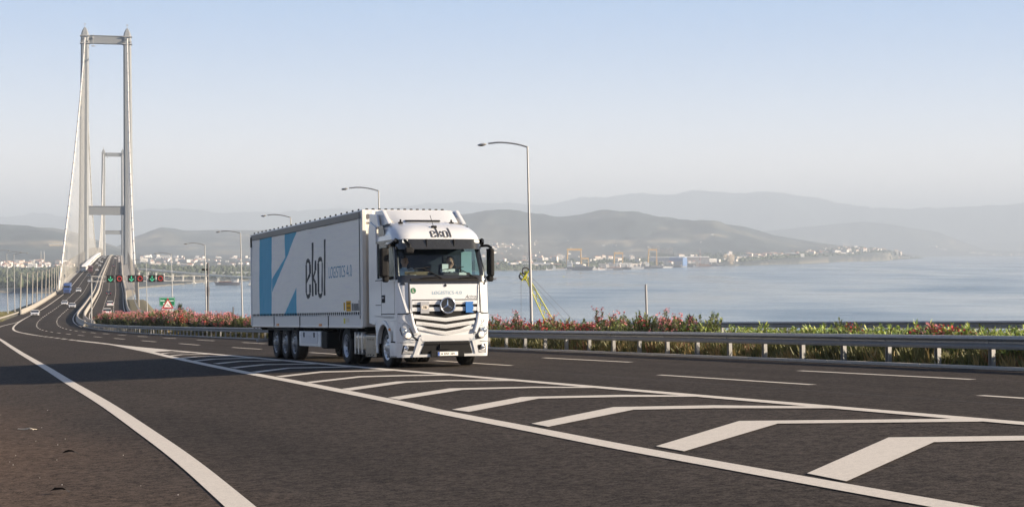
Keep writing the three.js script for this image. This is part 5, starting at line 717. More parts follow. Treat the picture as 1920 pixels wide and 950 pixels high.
const truck = thing('truck', 'white long distance truck tractor with headlights on, driving towards the viewer', 'truck');
{
  const side = M.white;
  // lower cab: main body above the wheels, bumper in front of them
  part('cab_body', [shell([1.22, 1.3, 1.5, 1.75, 2.0, 2.2, 2.27], -0.75, zFront)], side, truck);
  part('bumper', [shell([0.27, 0.34, 0.5, 0.75, 1.0, 1.215], 0.60, zFront)], side, truck);
  for (const s of [-1, 1]) {
    const pan = shapeOf([[-0.78, 0.98], [-0.78, 1.32], [0.62, 1.32], [0.62, 0.27], [0.55, 0.27]]); const outline = new THREE.Shape(); outline.moveTo(-0.80, 1.0); outline.lineTo(-0.80, 1.28); outline.lineTo(0.66, 1.28); outline.lineTo(0.70, 0.27); outline.lineTo(0.545, 0.27); outline.absarc(0, 0.52, 0.60, -0.43, Math.PI - 0.15, false); outline.lineTo(-0.80, 1.0);
    part('wheel_arch', [sideways(outline, 0.10, s * 1.20, 0.012)], side, truck);
    const lip = new THREE.Shape(); lip.absarc(0, 0.52, 0.70, -0.36, Math.PI - 0.05, false); lip.absarc(0, 0.52, 0.585, Math.PI - 0.05, -0.4, true); part('arch_lip', [sideways(lip, 0.07, s * 1.245, 0.02)], side, truck);
    part('step_panel', [rbox(0.05, 0.34, 0.30, s * 1.245, 0.80, 0.74, 0.02), rbox(0.05, 0.36, 0.34, s * 1.25, 0.47, 0.80, 0.02)], side, truck);
    part('step_gap', [box(0.02, 0.035, 0.42, s * 1.266, 0.665, 0.84), box(0.02, 0.022, 0.5, s * 1.262, 0.29, 0.86)], M.gap, truck);
    part('turn_signal_light', [rbox(0.03, 0.07, 0.14, s * 1.275, 0.99, 0.58, 0.012)], M.amber, truck);
    part('rear_fender', [rbox(0.06, 0.62, 0.12, s * 1.22, 0.66, -0.72, 0.03)], side, truck);
  }
  part('inner_arch', [box(2.2, 0.75, 1.3, 0, 0.86, -0.05)], M.gap, truck); part('axle_beam', [box(2.0, 0.16, 0.16, 0, 0.46, 0), box(0.9, 0.5, 2.0, 0, 0.75, 0.2)], M.dark, truck);
  // upper cab
  const roofYs = [3.26, 3.30, 3.36, 3.42, 3.48, 3.54, 3.60, 3.66, 3.72, 3.77, 3.81, 3.845, 3.87];
  part('roof', [shell(roofYs, -0.75, roofFront, true, hwAt, (y) => 0.36 + (y - 3.3) * 0.5)], side, truck);
  for (const s of [-1, 1]) {
    part('pillar', [bend([[s * 1.16, 2.24, 1.02], [s * 1.165, 2.5, 0.95], [s * 1.135, 2.9, 0.80], [s * 1.12, 3.28, 0.66]], 0.075, 12, 8)], M.darkGloss, truck);
    part('window_frame', [box(0.04, 1.06, 0.07, s * (1.215), 2.75, -0.64), box(0.04, 0.12, 1.5, s * 1.19, 3.24, 0.02)], M.darkGloss, truck);
    part('side_panel', [box(0.05, 1.04, 0.12, s * 1.222, 2.76, -0.70), box(0.05, 1.04, 0.02, s * 1.215, 2.76, -0.62)], side, truck);
    const win = shapeOf([[-0.62, 2.30], [-0.62, 3.20], [0.62, 3.20], [0.98, 2.36], [0.92, 2.22], [0.35, 2.22], [0.15, 2.30]]);
    part('door_glass', [sideways(win, 0.008, s * 1.205)], M.glass, truck);
    const dw = new THREE.Shape([[-0.60, 2.27], [0.12, 2.27], [0.34, 2.18], [1.02, 2.18], [1.0, 2.36], [0.93, 2.36], [0.90, 2.25], [0.36, 2.25], [0.15, 2.33], [-0.60, 2.33]].map((p) => new THREE.Vector2(...p))); part('window_sill', [sideways(dw, 0.05, s * 1.225, 0.008)], side, truck);
    // door, hatch and their shut lines
    const d = part('door', [sideways([[-0.12, 1.40], [-0.12, 2.26], [1.0, 2.20], [1.03, 1.9], [0.98, 1.40]], 0.03, s * 1.252, 0.008)], side, truck); part('handle', [rbox(0.03, 0.20, 0.24, s * 1.275, 1.79, 0.06, 0.09)], M.dark, d); part('handle_grip', [rbox(0.02, 0.05, 0.18, s * 1.288, 1.82, 0.06, 0.02)], M.grey, d);
    part('shut_line', [box(0.014, 0.95, 0.022, s * 1.265, 1.83, -0.135), box(0.014, 0.022, 1.2, s * 1.267, 1.392, 0.42), box(0.014, 0.86, 0.022, s * 1.264, 1.80, 1.03)], M.gap, truck);
    part('hatch', [rbox(0.024, 0.64, 0.50, s * 1.256, 1.96, -0.44, 0.01)], side, truck); part('shut_line', [box(0.010, 0.66, 0.012, s * 1.262, 1.96, -0.70), box(0.014, 0.018, 0.52, s * 1.265, 1.632, -0.44), box(0.014, 0.018, 0.52, s * 1.265, 2.288, -0.44)], M.gap, truck);
    part('side_moulding', [sideways([[-0.78, 1.30], [-0.78, 1.37], [1.0, 1.34], [1.0, 1.24]], 0.05, s * 1.245, 0.015)], side, truck);
    part('roof_window', [sideways([[-0.62, 3.46], [-0.62, 3.74], [-0.20, 3.74], [-0.02, 3.5], [-0.1, 3.46]], 0.02, s * 1.185, 0.004)], M.darkGloss, truck);
    part('drip_rail', [box(0.05, 0.07, 1.72, s * 1.205, 3.295, 0.10)], M.darkGloss, truck);
  }
  part('back_wall', [box(2.44, 1.06, 0.06, 0, 2.76, -0.73)], std(rgb(0.03, 0.034, 0.042), 0.9), truck); part('curtain', [rbox(2.3, 1.0, 0.05, 0, 2.74, -0.64, 0.02)], std(rgb(0.022, 0.028, 0.04), 0.95), truck);
  // windscreen with its black border
  const scr = (y) => (x) => y;
  part('windscreen', meshGrid(28, 8, (u, v) => { const y = lerp(2.36, 3.14, v), w = hwAt(y) - 0.10, x = lerp(-w, w, u); return [x, y, faceZ(x, y) - 0.012]; }), M.glass, truck);
  part('screen_border', slab(-1.22, 1.22, 2.13, 2.375, -0.03, 0.008, 36), M.darkGloss, truck); part('screen_border', slab(-1.14, 1.14, 3.12, 3.28, -0.03, 0.004, 30), M.darkGloss, truck);
  part('cowl', [slab(-0.9, 0.95, 2.22, 2.30, 0.008, 0.022, 16)], M.dark, truck);
  for (const [x, X, y] of [[-0.52, -0.05, 2.62], [0.40, 0.92, 2.62]]) part('wiper', [rod([X, 2.30, faceZ(X, 2.30) + 0.05], [x, y - 0.06, faceZ(x, y) + 0.05], 0.014, 6), rod([x - 0.42, y - 0.10, faceZ(x - 0.42, y) + 0.035], [x + 0.18, y - 0.02, faceZ(x + 0.18, y) + 0.035], 0.012, 6)], M.gap, truck);
  for (const x of [-0.6, 0.45]) part('wiper_arm', [rod([x, 2.31, faceZ(x, 2.3) + 0.05], [x + 0.42, 2.335, faceZ(x + 0.42, 2.33) + 0.05], 0.016, 6)], M.gap, truck);
  // sun visor
  const vz = (x, y) => faceZ(x, y, 1.10 + (3.32 - y) * 0.34, 1.22, 0.42);
  part('sun_visor', [slab(-1.18, 1.18, 3.06, 3.325, 0.0, 0.02, 36, vz)], phys(rgb(0.025, 0.025, 0.024), 0.12, 0, { clearcoat: 1 }), truck);
  part('visor_bracket', [-0.42, 0.33].map((x) => rbox(0.03, 0.27, 0.05, x, 3.19, vz(x, 3.19) + 0.02, 0.01)), M.gap, truck);
  for (const s of [-1, 1]) { part('marker_light', [rbox(0.15, 0.075, 0.03, s * 0.98, 3.265, vz(0.98, 3.26) + 0.03, 0.02).rotateY(0)], std(rgb(0.9, 0.88, 0.82), 0.3, 0, { emissive: rgb(1, 0.9, 0.75), emissiveIntensity: 0.35 }), truck); part('visor_end', [bend([[s * 1.18, 3.30, 0.95], [s * 1.25, 3.22, 0.74], [s * 1.235, 3.22, 0.35]], 0.06, 10, 8)], M.darkGloss, truck); }
  // roof deflector reaching up to the trailer
  const dfl = (x, y) => 0.02 - (y - 3.84) * 1.9 - 0.5 * Math.pow(Math.abs(x) / 1.1, 4) * 0.6;
  part('roof_deflector', [meshGrid(24, 8, (u, v) => { const x = lerp(-1.0, 1.0, u), y = lerp(3.82, 4.17, v); return [x * lerp(0.9, 1.06, v), y, dfl(x, y)]; }), meshGrid(24, 2, (u, v) => { const x = lerp(-1.0, 1.0, u); return [x * 1.06, 4.17 + v * 0.012, dfl(x, 4.17) - v * 0.5]; })], side, truck);
  for (const s of [-1, 1]) part('deflector_wing', [sideways([[0.0, 3.78], [-0.62, 4.18], [-1.25, 4.18], [-1.25, 3.70]], 0.12, s * 1.04, 0.035), sideways([[-0.55, 3.72], [-0.75, 4.06], [-1.45, 4.12], [-1.45, 3.72]], 0.06, s * 1.17, 0.02)], side, truck);
  part('deflector_slot', [slab(-0.62, 0.34, (x) => 3.845, (x) => 3.885, -0.02, 0.02, 12, (x, y) => dfl(x, y) + 0.03)], M.dark, truck);
  for (const s of [-1, 1]) part('side_fairing', [sideways([[-0.76, 1.30], [-0.76, 3.72], [-1.30, 3.9], [-1.42, 3.7], [-1.42, 1.15], [-0.9, 1.1]], 0.05, s * 1.215, 0.015)], side, truck);
  for (const x of [-0.80, 0.62]) part('air_horn', [cyl(0.03, 0.02, 0.09, 10).translate(x, 3.80, 0.12), rbox(0.12, 0.05, 0.07, x, 3.80, 0.12, 0.012)], M.dark, truck);
  part('antenna', [rod([-0.06, 3.66, 0.66], [-0.10, 3.98, 0.5], 0.008, 5), rbox(0.15, 0.07, 0.09, -0.05, 3.665, 0.66, 0.025)], M.dark, truck);
  // roof word mark
  const roofZ = (x, y) => { const b = 0.045 * (1 - (x / 1.15) ** 2); return roofFront(y) - 0.045 + b; };
  { const sc = 0.30, sx = 0.34, quad = []; for (const [x, y, X, Y, w] of wordMark) { const dx = X - x, dy = (Y - y), l = Math.hypot(dx, dy), nx = -dy / l * w / 2, ny = dx / l * w / 2; const c = [[x + nx, y + ny], [x - nx, y - ny], [X - nx, Y - ny], [X + nx, Y + ny]].map(([a, b]) => [-0.24 + a * sx, 3.375 + clamp(b, -0.1, 1.5) * 0.175]); const N = 8; quad.push(meshGrid(1, N, (u, v) => { const p = lerp(lerp(c[0][0], c[1][0], u), lerp(c[3][0], c[2][0], u), v), q = lerp(lerp(c[0][1], c[1][1], u), lerp(c[3][1], c[2][1], u), v); return [p, q + 0.004, roofZ(p, q) + 0.012]; })); } part('word_mark', quad, std(rgb(0.05, 0.05, 0.055), 0.5), truck); }

  // front: flap, grille, star, lamps, bumper
  const grey = M.gap, y = 1.74;
  part('front_flap', [slab(-0.93, 0.93, 1.755, 2.15, -0.01, 0.022, 30)], side, truck);
  for (const m of [(p) => p, mirrorX]) part('flap_wing', boss(m([[-1.05, 1.42], [-1.23, 2.19], [-0.96, 2.19], [-0.93, 2.1], [-0.88, 1.46], [-0.9, 1.42]]), -0.02, 0.045), side, truck);
  part('shut_line', [slab(-0.98, -0.955, 1.40, 2.19, 0.0, 0.046, 2), slab(0.955, 0.98, 1.40, 2.19, 0.0, 0.046, 2), slab(-1.24, -0.9, 1.375, 1.40, 0, 0.012, 6), slab(0.9, 1.24, 1.375, 1.40, 0, 0.012, 6)], grey, truck);
  const chev = (edge, mid, X) => (x) => lerp(mid, edge, Math.abs(x) / X);
  part('grille_backing', [slab(-0.9, 0.9, (x) => lerp(0.84, 1.16, Math.abs(x) / 0.9), 1.75, 0.004, 0.012, 30)], grey, truck);
  const gt = noiseTexture(64, (x, yy) => { const q = ((x % 16) - 8) ** 2 + (((yy + (Math.floor(x / 16) % 2) * 8) % 16) - 8) ** 2; return q < 24 ? 70 : 235; }); gt.repeat.set(34, 2.4);
  const mesh = std(rgb(0.72, 0.72, 0.73), 0.45, 0.1, { map: gt });
  const slat = (x0, x1, lo, hi, o = 0.032) => { const p = piece('grille_slat', truck); part('slat_body', [slab(x0, x1, lo, hi, 0.006, o, 30)], side, p); const c = (x0 + x1) / 2, q = (x1 - x0) * 0.40; part('mesh_insert', [slab(c - q, c + q, (x) => lerp(lo(x), hi(x), 0.16), (x) => lerp(lo(x), hi(x), 0.70), o - 0.001, o + 0.004, 24)], mesh, p); };
  const flat = (v) => () => v;
  for (const [a, b] of [[1.625, 1.728], [1.452, 1.553]]) { slat(-0.89, -0.14, flat(a), flat(b)); slat(0.22, 0.89, flat(a), flat(b)); }
  slat(-0.85, 0.87, chev(1.275, 1.175, 0.86), chev(1.372, 1.272, 0.86)); slat(-0.79, 0.82, chev(1.11, 1.0, 0.80), chev(1.20, 1.10, 0.80)); slat(-0.73, 0.76, chev(0.985, 0.82, 0.75), chev(1.033, 0.925, 0.75), 0.035);
  for (const s of [-1, 1]) part('grille_frame', [bend([[s * 0.93, 1.40, faceZ(0.93, 1.4) + 0.02], [s * 0.875, 1.12, faceZ(0.9, 1.1) + 0.03], [s * 0.80, 0.90, faceZ(0.8, 0.9) + 0.04]], 0.055, 12, 8), boss(s < 0 ? [[-1.24, 1.18], [-1.24, 1.37], [-0.90, 1.37], [-0.84, 1.1], [-0.74, 0.86], [-0.86, 0.86], [-0.96, 1.08], [-1.05, 1.16]] : mirrorX([[-1.24, 1.18], [-1.24, 1.37], [-0.90, 1.37], [-0.84, 1.1], [-0.74, 0.86], [-0.86, 0.86], [-0.96, 1.08], [-1.05, 1.16]]), 0.0, 0.04)], side, truck);
  // emblem
  { const e = piece('emblem', truck); e.position.set(0.045, 1.595, faceZ(0, 1.6) + 0.075);
    part('disc', [new THREE.CylinderGeometry(0.20, 0.20, 0.05, 40).rotateX(Math.PI / 2)], M.darkGloss, e); part('ring', [new THREE.TorusGeometry(0.195, 0.022, 12, 48).translate(0, 0, 0.03)], M.chrome, e);
    const star = []; for (let k = 0; k < 3; k++) { const a = Math.PI / 2 + k * 2.0944; star.push(a); } const pts = []; star.forEach((a) => { pts.push([Math.cos(a) * 0.18, Math.sin(a) * 0.18]); const b = a + 1.0472; pts.push([Math.cos(b) * 0.03, Math.sin(b) * 0.03]); });
    const sg = new THREE.BufferGeometry(), a = []; for (let i = 0; i < pts.length; i++) { const q = pts[(i + 1) % pts.length]; a.push(pts[i][0], pts[i][1], 0.03, q[0], q[1], 0.03, 0, 0, 0.06); } sg.setAttribute('position', new THREE.Float32BufferAttribute(a, 3)); sg.computeVertexNormals(); part('star', sg, M.chrome, e); }
  part('badge', [new THREE.CylinderGeometry(0.035, 0.035, 0.02, 20).rotateX(Math.PI / 2).translate(0.02, 2.115, faceZ(0, 2.115) + 0.03)], M.darkGloss, truck);
  // plates, stickers and lettering on the front
  const blueGrey = std(rgb(0.16, 0.30, 0.42), 0.5);
  writing('LOGISTICS 4.0', 0.082, 0.055, 1.885, 0.027, blueGrey, truck, faceZ, font.regular, 1.14);
  { const sh = writing('Actros', 0.088, 0.73, 1.775, 0.026, M.wire, truck, (x, yy) => faceZ(x, yy)); const p = sh.geometry.attributes.position; for (let i = 0; i < p.count; i++) p.setX(i, p.getX(i) + (p.getY(i) - 1.775) * 0.4); }
  part('sticker', decal((() => { const s = new THREE.Shape(); s.absarc(-0.85, 1.985, 0.075, 0, Math.PI * 2); return s; })(), 0.026), std(rgb(0.01, 0.12, 0.045), 0.5), truck, 'round dark green sticker'); writing('L', 0.085, -0.85, 1.943, 0.03, M.paint, truck, faceZ, font.bold);
  part('plate', boss([[-0.68, 1.395], [-0.68, 1.70], [-0.455, 1.70], [-0.455, 1.395]], 0.05, 0.085), std(rgb(0.42, 0.42, 0.43), 0.4, 0.4), truck, 'grey folding plate with an oval'); part('oval', decal((() => { const s = new THREE.Shape(); s.absellipse(-0.568, 1.55, 0.098, 0.06, 0, Math.PI * 2); return s; })(), 0.089), M.paint, truck); writing('TR', 0.062, -0.568, 1.52, 0.092, M.gap, truck, faceZ, font.bold);
  part('plate', boss([[0.55, 1.405], [0.55, 1.69], [0.76, 1.69], [0.76, 1.64], [0.735, 1.63], [0.735, 1.60], [0.76, 1.59], [0.76, 1.48], [0.735, 1.47], [0.735, 1.44], [0.76, 1.43], [0.76, 1.405]], 0.05, 0.085), std(rgb(0.02, 0.14, 0.42), 0.45), truck, 'bright blue folding plate');
  // headlamps
  const hl = [[-0.72, 0.68], [-0.72, 0.72], [-0.83, 0.80], [-0.95, 1.02], [-1.19, 1.05], [-1.205, 0.98], [-1.16, 0.84], [-1.04, 0.74]];
  for (const s of [-1, 1]) {
    const pts = s < 0 ? hl : mirrorX(hl), h = piece('headlight', truck);
    part('housing', boss(pts, -0.01, 0.008), std(rgb(0.10, 0.10, 0.11), 0.25, 0.7), h);
    part('lamp_bowl', [new THREE.TorusGeometry(0.082, 0.016, 10, 28).translate(s * 1.0, 0.835, faceZ(1.0, 0.835) + 0.02), new THREE.TorusGeometry(0.055, 0.014, 10, 24).translate(s * 1.085, 0.95, faceZ(1.085, 0.95) + 0.015)], M.chrome, h);
    part('headlight_bulb', [new THREE.SphereGeometry(0.074, 20, 12).scale(1, 1, 0.45).translate(s * 1.0, 0.835, faceZ(1.0, 0.835) + 0.018)], M.headlight, h);
    part('reflector', [new THREE.SphereGeometry(0.05, 16, 10).scale(1, 1, 0.4).translate(s * 1.085, 0.95, faceZ(1.085, 0.95) + 0.01)], M.steel, h);
    part('lens', boss(pts.map(([x, yy]) => [x * 1.0, yy]), 0.075, 0.078), M.lens, h);
  }
  part('upper_trim', [boss([[-1.06, 1.07], [-1.22, 1.08], [-1.23, 1.22], [-1.02, 1.2], [-0.97, 1.07]], 0.0, 0.01), boss(mirrorX([[-1.06, 1.07], [-1.22, 1.08], [-1.23, 1.22], [-1.02, 1.2], [-0.97, 1.07]]), 0.0, 0.01)], std(rgb(0.60, 0.61, 0.64), 0.35), truck);
  // bumper: dark intake with white surround, fog lamps
  part('intake', slab(-0.67, 0.76, 0.345, (x) => (x < -0.545 ? lerp(0.36, 0.665, (x + 0.67) / 0.125) : x > 0.66 ? lerp(0.665, 0.36, (x - 0.66) / 0.1) : 0.665), 0.004, 0.014, 46), M.gap, truck);
  part('intake_grille', [slab(-0.58, 0.68, 0.60, 0.645, 0.01, 0.045, 12), slab(-0.62, 0.72, 0.35, 0.42, 0.01, 0.03, 12), slab(-0.16, 0.12, 0.46, 0.58, 0.014, 0.06, 4)], M.gap, truck);
  part('intake_frame', [boss([[-0.86, 0.29], [-0.70, 0.80], [-0.60, 0.80], [-0.76, 0.29]], 0.0, 0.035), boss(mirrorX([[-0.95, 0.29], [-0.80, 0.80], [-0.70, 0.80], [-0.85, 0.29]]), 0.0, 0.035), slab(-0.66, 0.76, 0.68, (x) => lerp(0.815, 0.86, Math.abs(x) / 0.8), 0.0, 0.035, 24), slab(-0.86, -0.40, 0.275, 0.335, 0.0, 0.036, 6), slab(0.52, 0.94, 0.275, 0.335, 0.0, 0.036, 6)], side, truck);
  part('plate_holder', [rbox(0.92, 0.17, 0.06, 0.055, 0.35, faceZ(0, 0.35) + 0.05, 0.02)], M.dark, truck);
  for (const s of [-1, 1]) {
    const fp = s < 0 ? [[-1.16, 0.355], [-1.12, 0.585], [-0.82, 0.56], [-0.87, 0.36]] : mirrorX([[-1.16, 0.355], [-1.12, 0.585], [-0.9, 0.56], [-0.94, 0.36]]);
    part('fog_lamp_recess', decal(fp, 0.013), M.gap, truck); part('recess_bar', boss(s < 0 ? [[-1.14, 0.365], [-1.12, 0.44], [-0.86, 0.43], [-0.88, 0.365]] : mirrorX([[-1.14, 0.365], [-1.12, 0.44], [-0.93, 0.43], [-0.95, 0.365]]), 0.012, 0.03), M.grey, truck);
    part('fog_lamp', [new THREE.TorusGeometry(0.05, 0.013, 8, 20).rotateY(s * 0.5).translate(s * 1.05, 0.515, faceZ(1.05, 0.515) + 0.035), new THREE.SphereGeometry(0.045, 14, 8).scale(1, 1, 0.5).translate(s * 1.05, 0.515, faceZ(1.05, 0.515) + 0.025)], M.chrome, truck);
    part('shut_line', [slab(s < 0 ? -1.24 : 0.97, s < 0 ? -0.72 : 1.24, 0.648, 0.658, 0.0, 0.005, 8)], M.gap, truck);
  }
  const pl = canvasTexture(512, 112, (c) => { c.fillStyle = '#efeeea'; c.fillRect(0, 0, 512, 112); c.strokeStyle = '#222'; c.lineWidth = 5; c.strokeRect(3, 3, 506, 106); c.fillStyle = '#1f4fa8'; c.fillRect(6, 6, 44, 100); c.fillStyle = '#fff'; c.font = 'bold 26px sans-serif'; c.fillText('TR', 11, 96); c.fillStyle = '#111'; c.font = 'bold 84px sans-serif'; c.save(); c.translate(60, 87); c.scale(0.83, 1); c.fillText('34 BNY 389', 0, 0); c.restore(); });
  part('number_plate', [rbox(0.56, 0.115, 0.012, 0.055, 0.348, faceZ(0, 0.35) + 0.086, 0.005)], M.lightGrey, truck); part('plate_print', new THREE.PlaneGeometry(0.55, 0.108).translate(0.055, 0.348, faceZ(0, 0.35) + 0.094), std(0xffffff, 0.4, 0, { map: pl }), truck);
  for (const s of [-1, 1]) part('tow_cap', [new THREE.CylinderGeometry(0.03, 0.03, 0.008, 16).rotateX(Math.PI / 2).translate(s < 0 ? -0.63 : 0.70, 0.74, faceZ(0.66, 0.74) + 0.037)], M.lightGrey, truck);
  // mirrors
  for (const s of [-1, 1]) { const m = piece('mirror', truck); part('housing', [rbox(s < 0 ? 0.24 : 0.16, 0.76, 0.20, s < 0 ? -1.53 : 1.41, 2.72, 1.0, 0.07, 3), rbox(0.16, 0.18, 0.16, s < 0 ? -1.49 : 1.39, 2.30, 0.98, 0.05), bend([[s * 1.22, 3.16, 0.80], [s * 1.36, 3.16, 0.92], [s * 1.43, 3.10, 1.0]], 0.035, 8, 6), bend([[s * 1.22, 2.34, 0.86], [s * 1.36, 2.32, 0.92], [s * 1.42, 2.36, 0.98]], 0.035, 8, 6)], M.dark, m); part('mirror_glass', [box(0.16, 0.68, 0.01, s < 0 ? -1.53 : 1.41, 2.74, 0.885)], M.chrome, m); }
  part('mirror', [bend([[-1.0, 3.30, 1.06], [-0.93, 3.16, 1.3], [-0.95, 3.06, 1.36]], 0.04, 8, 8), rbox(0.24, 0.16, 0.12, -0.96, 3.02, 1.36, 0.05)], M.dark, truck, 'black kerb view mirror hanging before the windscreen');
  // wheels
  const tyre = (r, w) => { const p = [[r * 0.62, -w / 2 + 0.02], [r * 0.80, -w / 2], [r * 0.95, -w / 2 + 0.01], [r, -w / 2 + 0.04], [r, -w * 0.18], [r - 0.012, -w * 0.17], [r - 0.012, -w * 0.13], [r, -w * 0.12], [r, w * 0.12], [r - 0.012, w * 0.13], [r - 0.012, w * 0.17], [r, w * 0.18], [r, w / 2 - 0.04], [r * 0.95, w / 2 - 0.01], [r * 0.80, w / 2], [r * 0.62, w / 2 - 0.02]]; return new THREE.LatheGeometry(p.map(([a, b]) => new THREE.Vector2(a, b)), 48).rotateZ(-Math.PI / 2); };
  const wheel = (name, parent, x, z, out, dished, r = 0.515) => {                           // out: +1 or -1, the outer side
    const w = piece(name, parent); w.position.set(x, r, z); const W = 0.31;
    part('tyre', [tyre(r, W)], M.rubber, w);
    const rim = dished ? [new THREE.LatheGeometry([[0.05, 0.02], [0.14, 0.02], [0.16, 0.035], [0.22, 0.03], [0.27, 0.10], [0.315, 0.135], [0.33, 0.145]].map(([a, b]) => new THREE.Vector2(a, b)), 40).rotateZ(-Math.PI / 2 * out)] : [new THREE.LatheGeometry([[0.02, 0.19], [0.10, 0.185], [0.125, 0.15], [0.21, 0.14], [0.24, 0.10], [0.30, 0.11], [0.325, 0.145], [0.335, 0.145]].map(([a, b]) => new THREE.Vector2(a, b)), 40).rotateZ(-Math.PI / 2 * out)];
    part('rim', rim, dished ? std(rgb(0.38, 0.39, 0.42), 0.4, 0.6) : M.steel, w);
    const nuts = []; for (let k = 0; k < 10; k++) { const a = k * 0.6283; nuts.push(new THREE.CylinderGeometry(0.019, 0.019, 0.05, 6).rotateZ(Math.PI / 2).translate(out * (dished ? 0.05 : 0.165), Math.cos(a) * 0.168, Math.sin(a) * 0.168)); } part('wheel_nuts', nuts, M.chrome, w);
    const holes = []; for (let k = 0; k < 10; k++) { const a = k * 0.6283 + 0.31; holes.push(new THREE.CylinderGeometry(0.03, 0.03, 0.012, 10).rotateZ(Math.PI / 2).translate(out * (dished ? 0.085 : 0.112), Math.cos(a) * 0.262, Math.sin(a) * 0.262)); } part('vent_hole', holes, M.gap, w);
    part('inner_drum', [new THREE.CylinderGeometry(0.3, 0.3, 0.16, 24).rotateZ(Math.PI / 2).translate(-out * 0.02, 0, 0)], M.gap, w);
    return w;
  };
  for (const s of [-1, 1]) { wheel('wheel', truck, s * 1.02, 0, s, false); wheel('wheel', truck, s * 1.06, -3.87, s, true); wheel('wheel', truck, s * 0.72, -3.87, s, true); }
  // chassis, tanks, mudguards
  part('chassis', [box(0.09, 0.28, 5.3, -0.42, 0.86, -2.2), box(0.09, 0.28, 5.3, 0.42, 0.86, -2.2), box(0.9, 0.2, 0.4, 0, 0.86, -1.5), box(2.0, 0.14, 0.14, 0, 0.5, -3.87), new THREE.SphereGeometry(0.26, 16, 12).translate(0, 0.5, -3.87)], M.dark, truck);
  part('fifth_wheel', [rbox(0.9, 0.1, 0.9, 0, 1.06, -3.4, 0.04), box(0.8, 0.12, 0.6, 0, 0.98, -3.4)], M.dark, truck);
  for (const s of [-1, 1]) {
    part('fuel_tank', [new RoundedBoxGeometry(0.62, 0.60, 1.20, 4, 0.16).translate(s * 0.93, 0.60, -2.46)], M.tank, truck); part('tank_strap', [-2.16, -2.52, -2.86].map((z) => rbox(0.645, 0.625, 0.045, s * 0.93, 0.60, z, 0.17, 4)), M.steel, truck);
    part('battery_box', [rbox(0.60, 0.60, 0.98, s * 0.96, 0.53, -1.27, 0.03)], M.tank, truck); part('box_bolts', [-1.0, -1.27, -1.5].flatMap((z) => [0.30, 0.72].map((yy) => new THREE.CylinderGeometry(0.02, 0.02, 0.012, 8).rotateZ(Math.PI / 2).translate(s * 1.265, yy, z))), M.gap, truck);
    part('mudguard', [(() => { const g = new THREE.Shape(); g.absarc(-3.87, 0.515, 0.66, 0.35, Math.PI - 0.2, false); g.absarc(-3.87, 0.515, 0.625, Math.PI - 0.2, 0.35, true); return sideways(g, 0.64, s * 0.93); })()], M.dark, truck);
    part('air_line', [bend([[s * 0.3, 1.5, -0.8], [s * 0.5, 1.2, -1.2], [s * 0.3, 1.35, -1.7], [s * 0.2, 1.6, -1.93]], 0.02, 16, 5)], M.dark, truck);
  }
  // inside: dash, seats, steering wheel
  part('dashboard', [rbox(2.2, 0.26, 0.55, 0, 2.26, 0.82, 0.09), rbox(0.8, 0.12, 0.3, 0.5, 2.40, 0.72, 0.05)], std(rgb(0.03, 0.03, 0.034), 0.7), truck);
  part('dash_sign', [box(0.62, 0.085, 0.02, -0.66, 2.44, 0.98)], std(rgb(0.13, 0.09, 0.035), 0.6), truck, 'amber lettered strip low behind the windscreen');
  part('paper', [box(0.17, 0.20, 0.01, 0.17, 2.58, 0.90), box(0.22, 0.07, 0.01, 0.33, 2.52, 0.9), box(0.2, 0.07, 0.01, 0.62, 2.42, 1.0)], std(rgb(0.6, 0.66, 0.62), 0.6), truck, 'pale notes stuck behind the windscreen');
  part('curtain', [rbox(0.30, 0.62, 0.03, 1.0, 2.72, 0.2, 0.01)], std(rgb(0.28, 0.42, 0.45), 0.8), truck);
  for (const x of [-0.66, 0.62]) { const st = piece('seat', truck); part('cushion', [rbox(0.52, 0.16, 0.5, x, 1.92, 0.02, 0.06)], M.dark, st); part('backrest', [rbox(0.50, 0.72, 0.14, x, 2.36, -0.26, 0.06), rbox(0.28, 0.2, 0.1, x, 2.84, -0.30, 0.05)], M.dark, st); }
  part('steering_wheel', [new THREE.TorusGeometry(0.21, 0.018, 8, 28).rotateX(-1.05).translate(0.62, 2.42, 0.50), rod([0.62, 2.40, 0.52], [0.62, 2.2, 0.66], 0.03, 8)], M.dark, truck);
  part('floor', [box(2.3, 0.05, 1.6, 0, 1.4, 0.0)], M.dark, truck);
  place(truck);
}
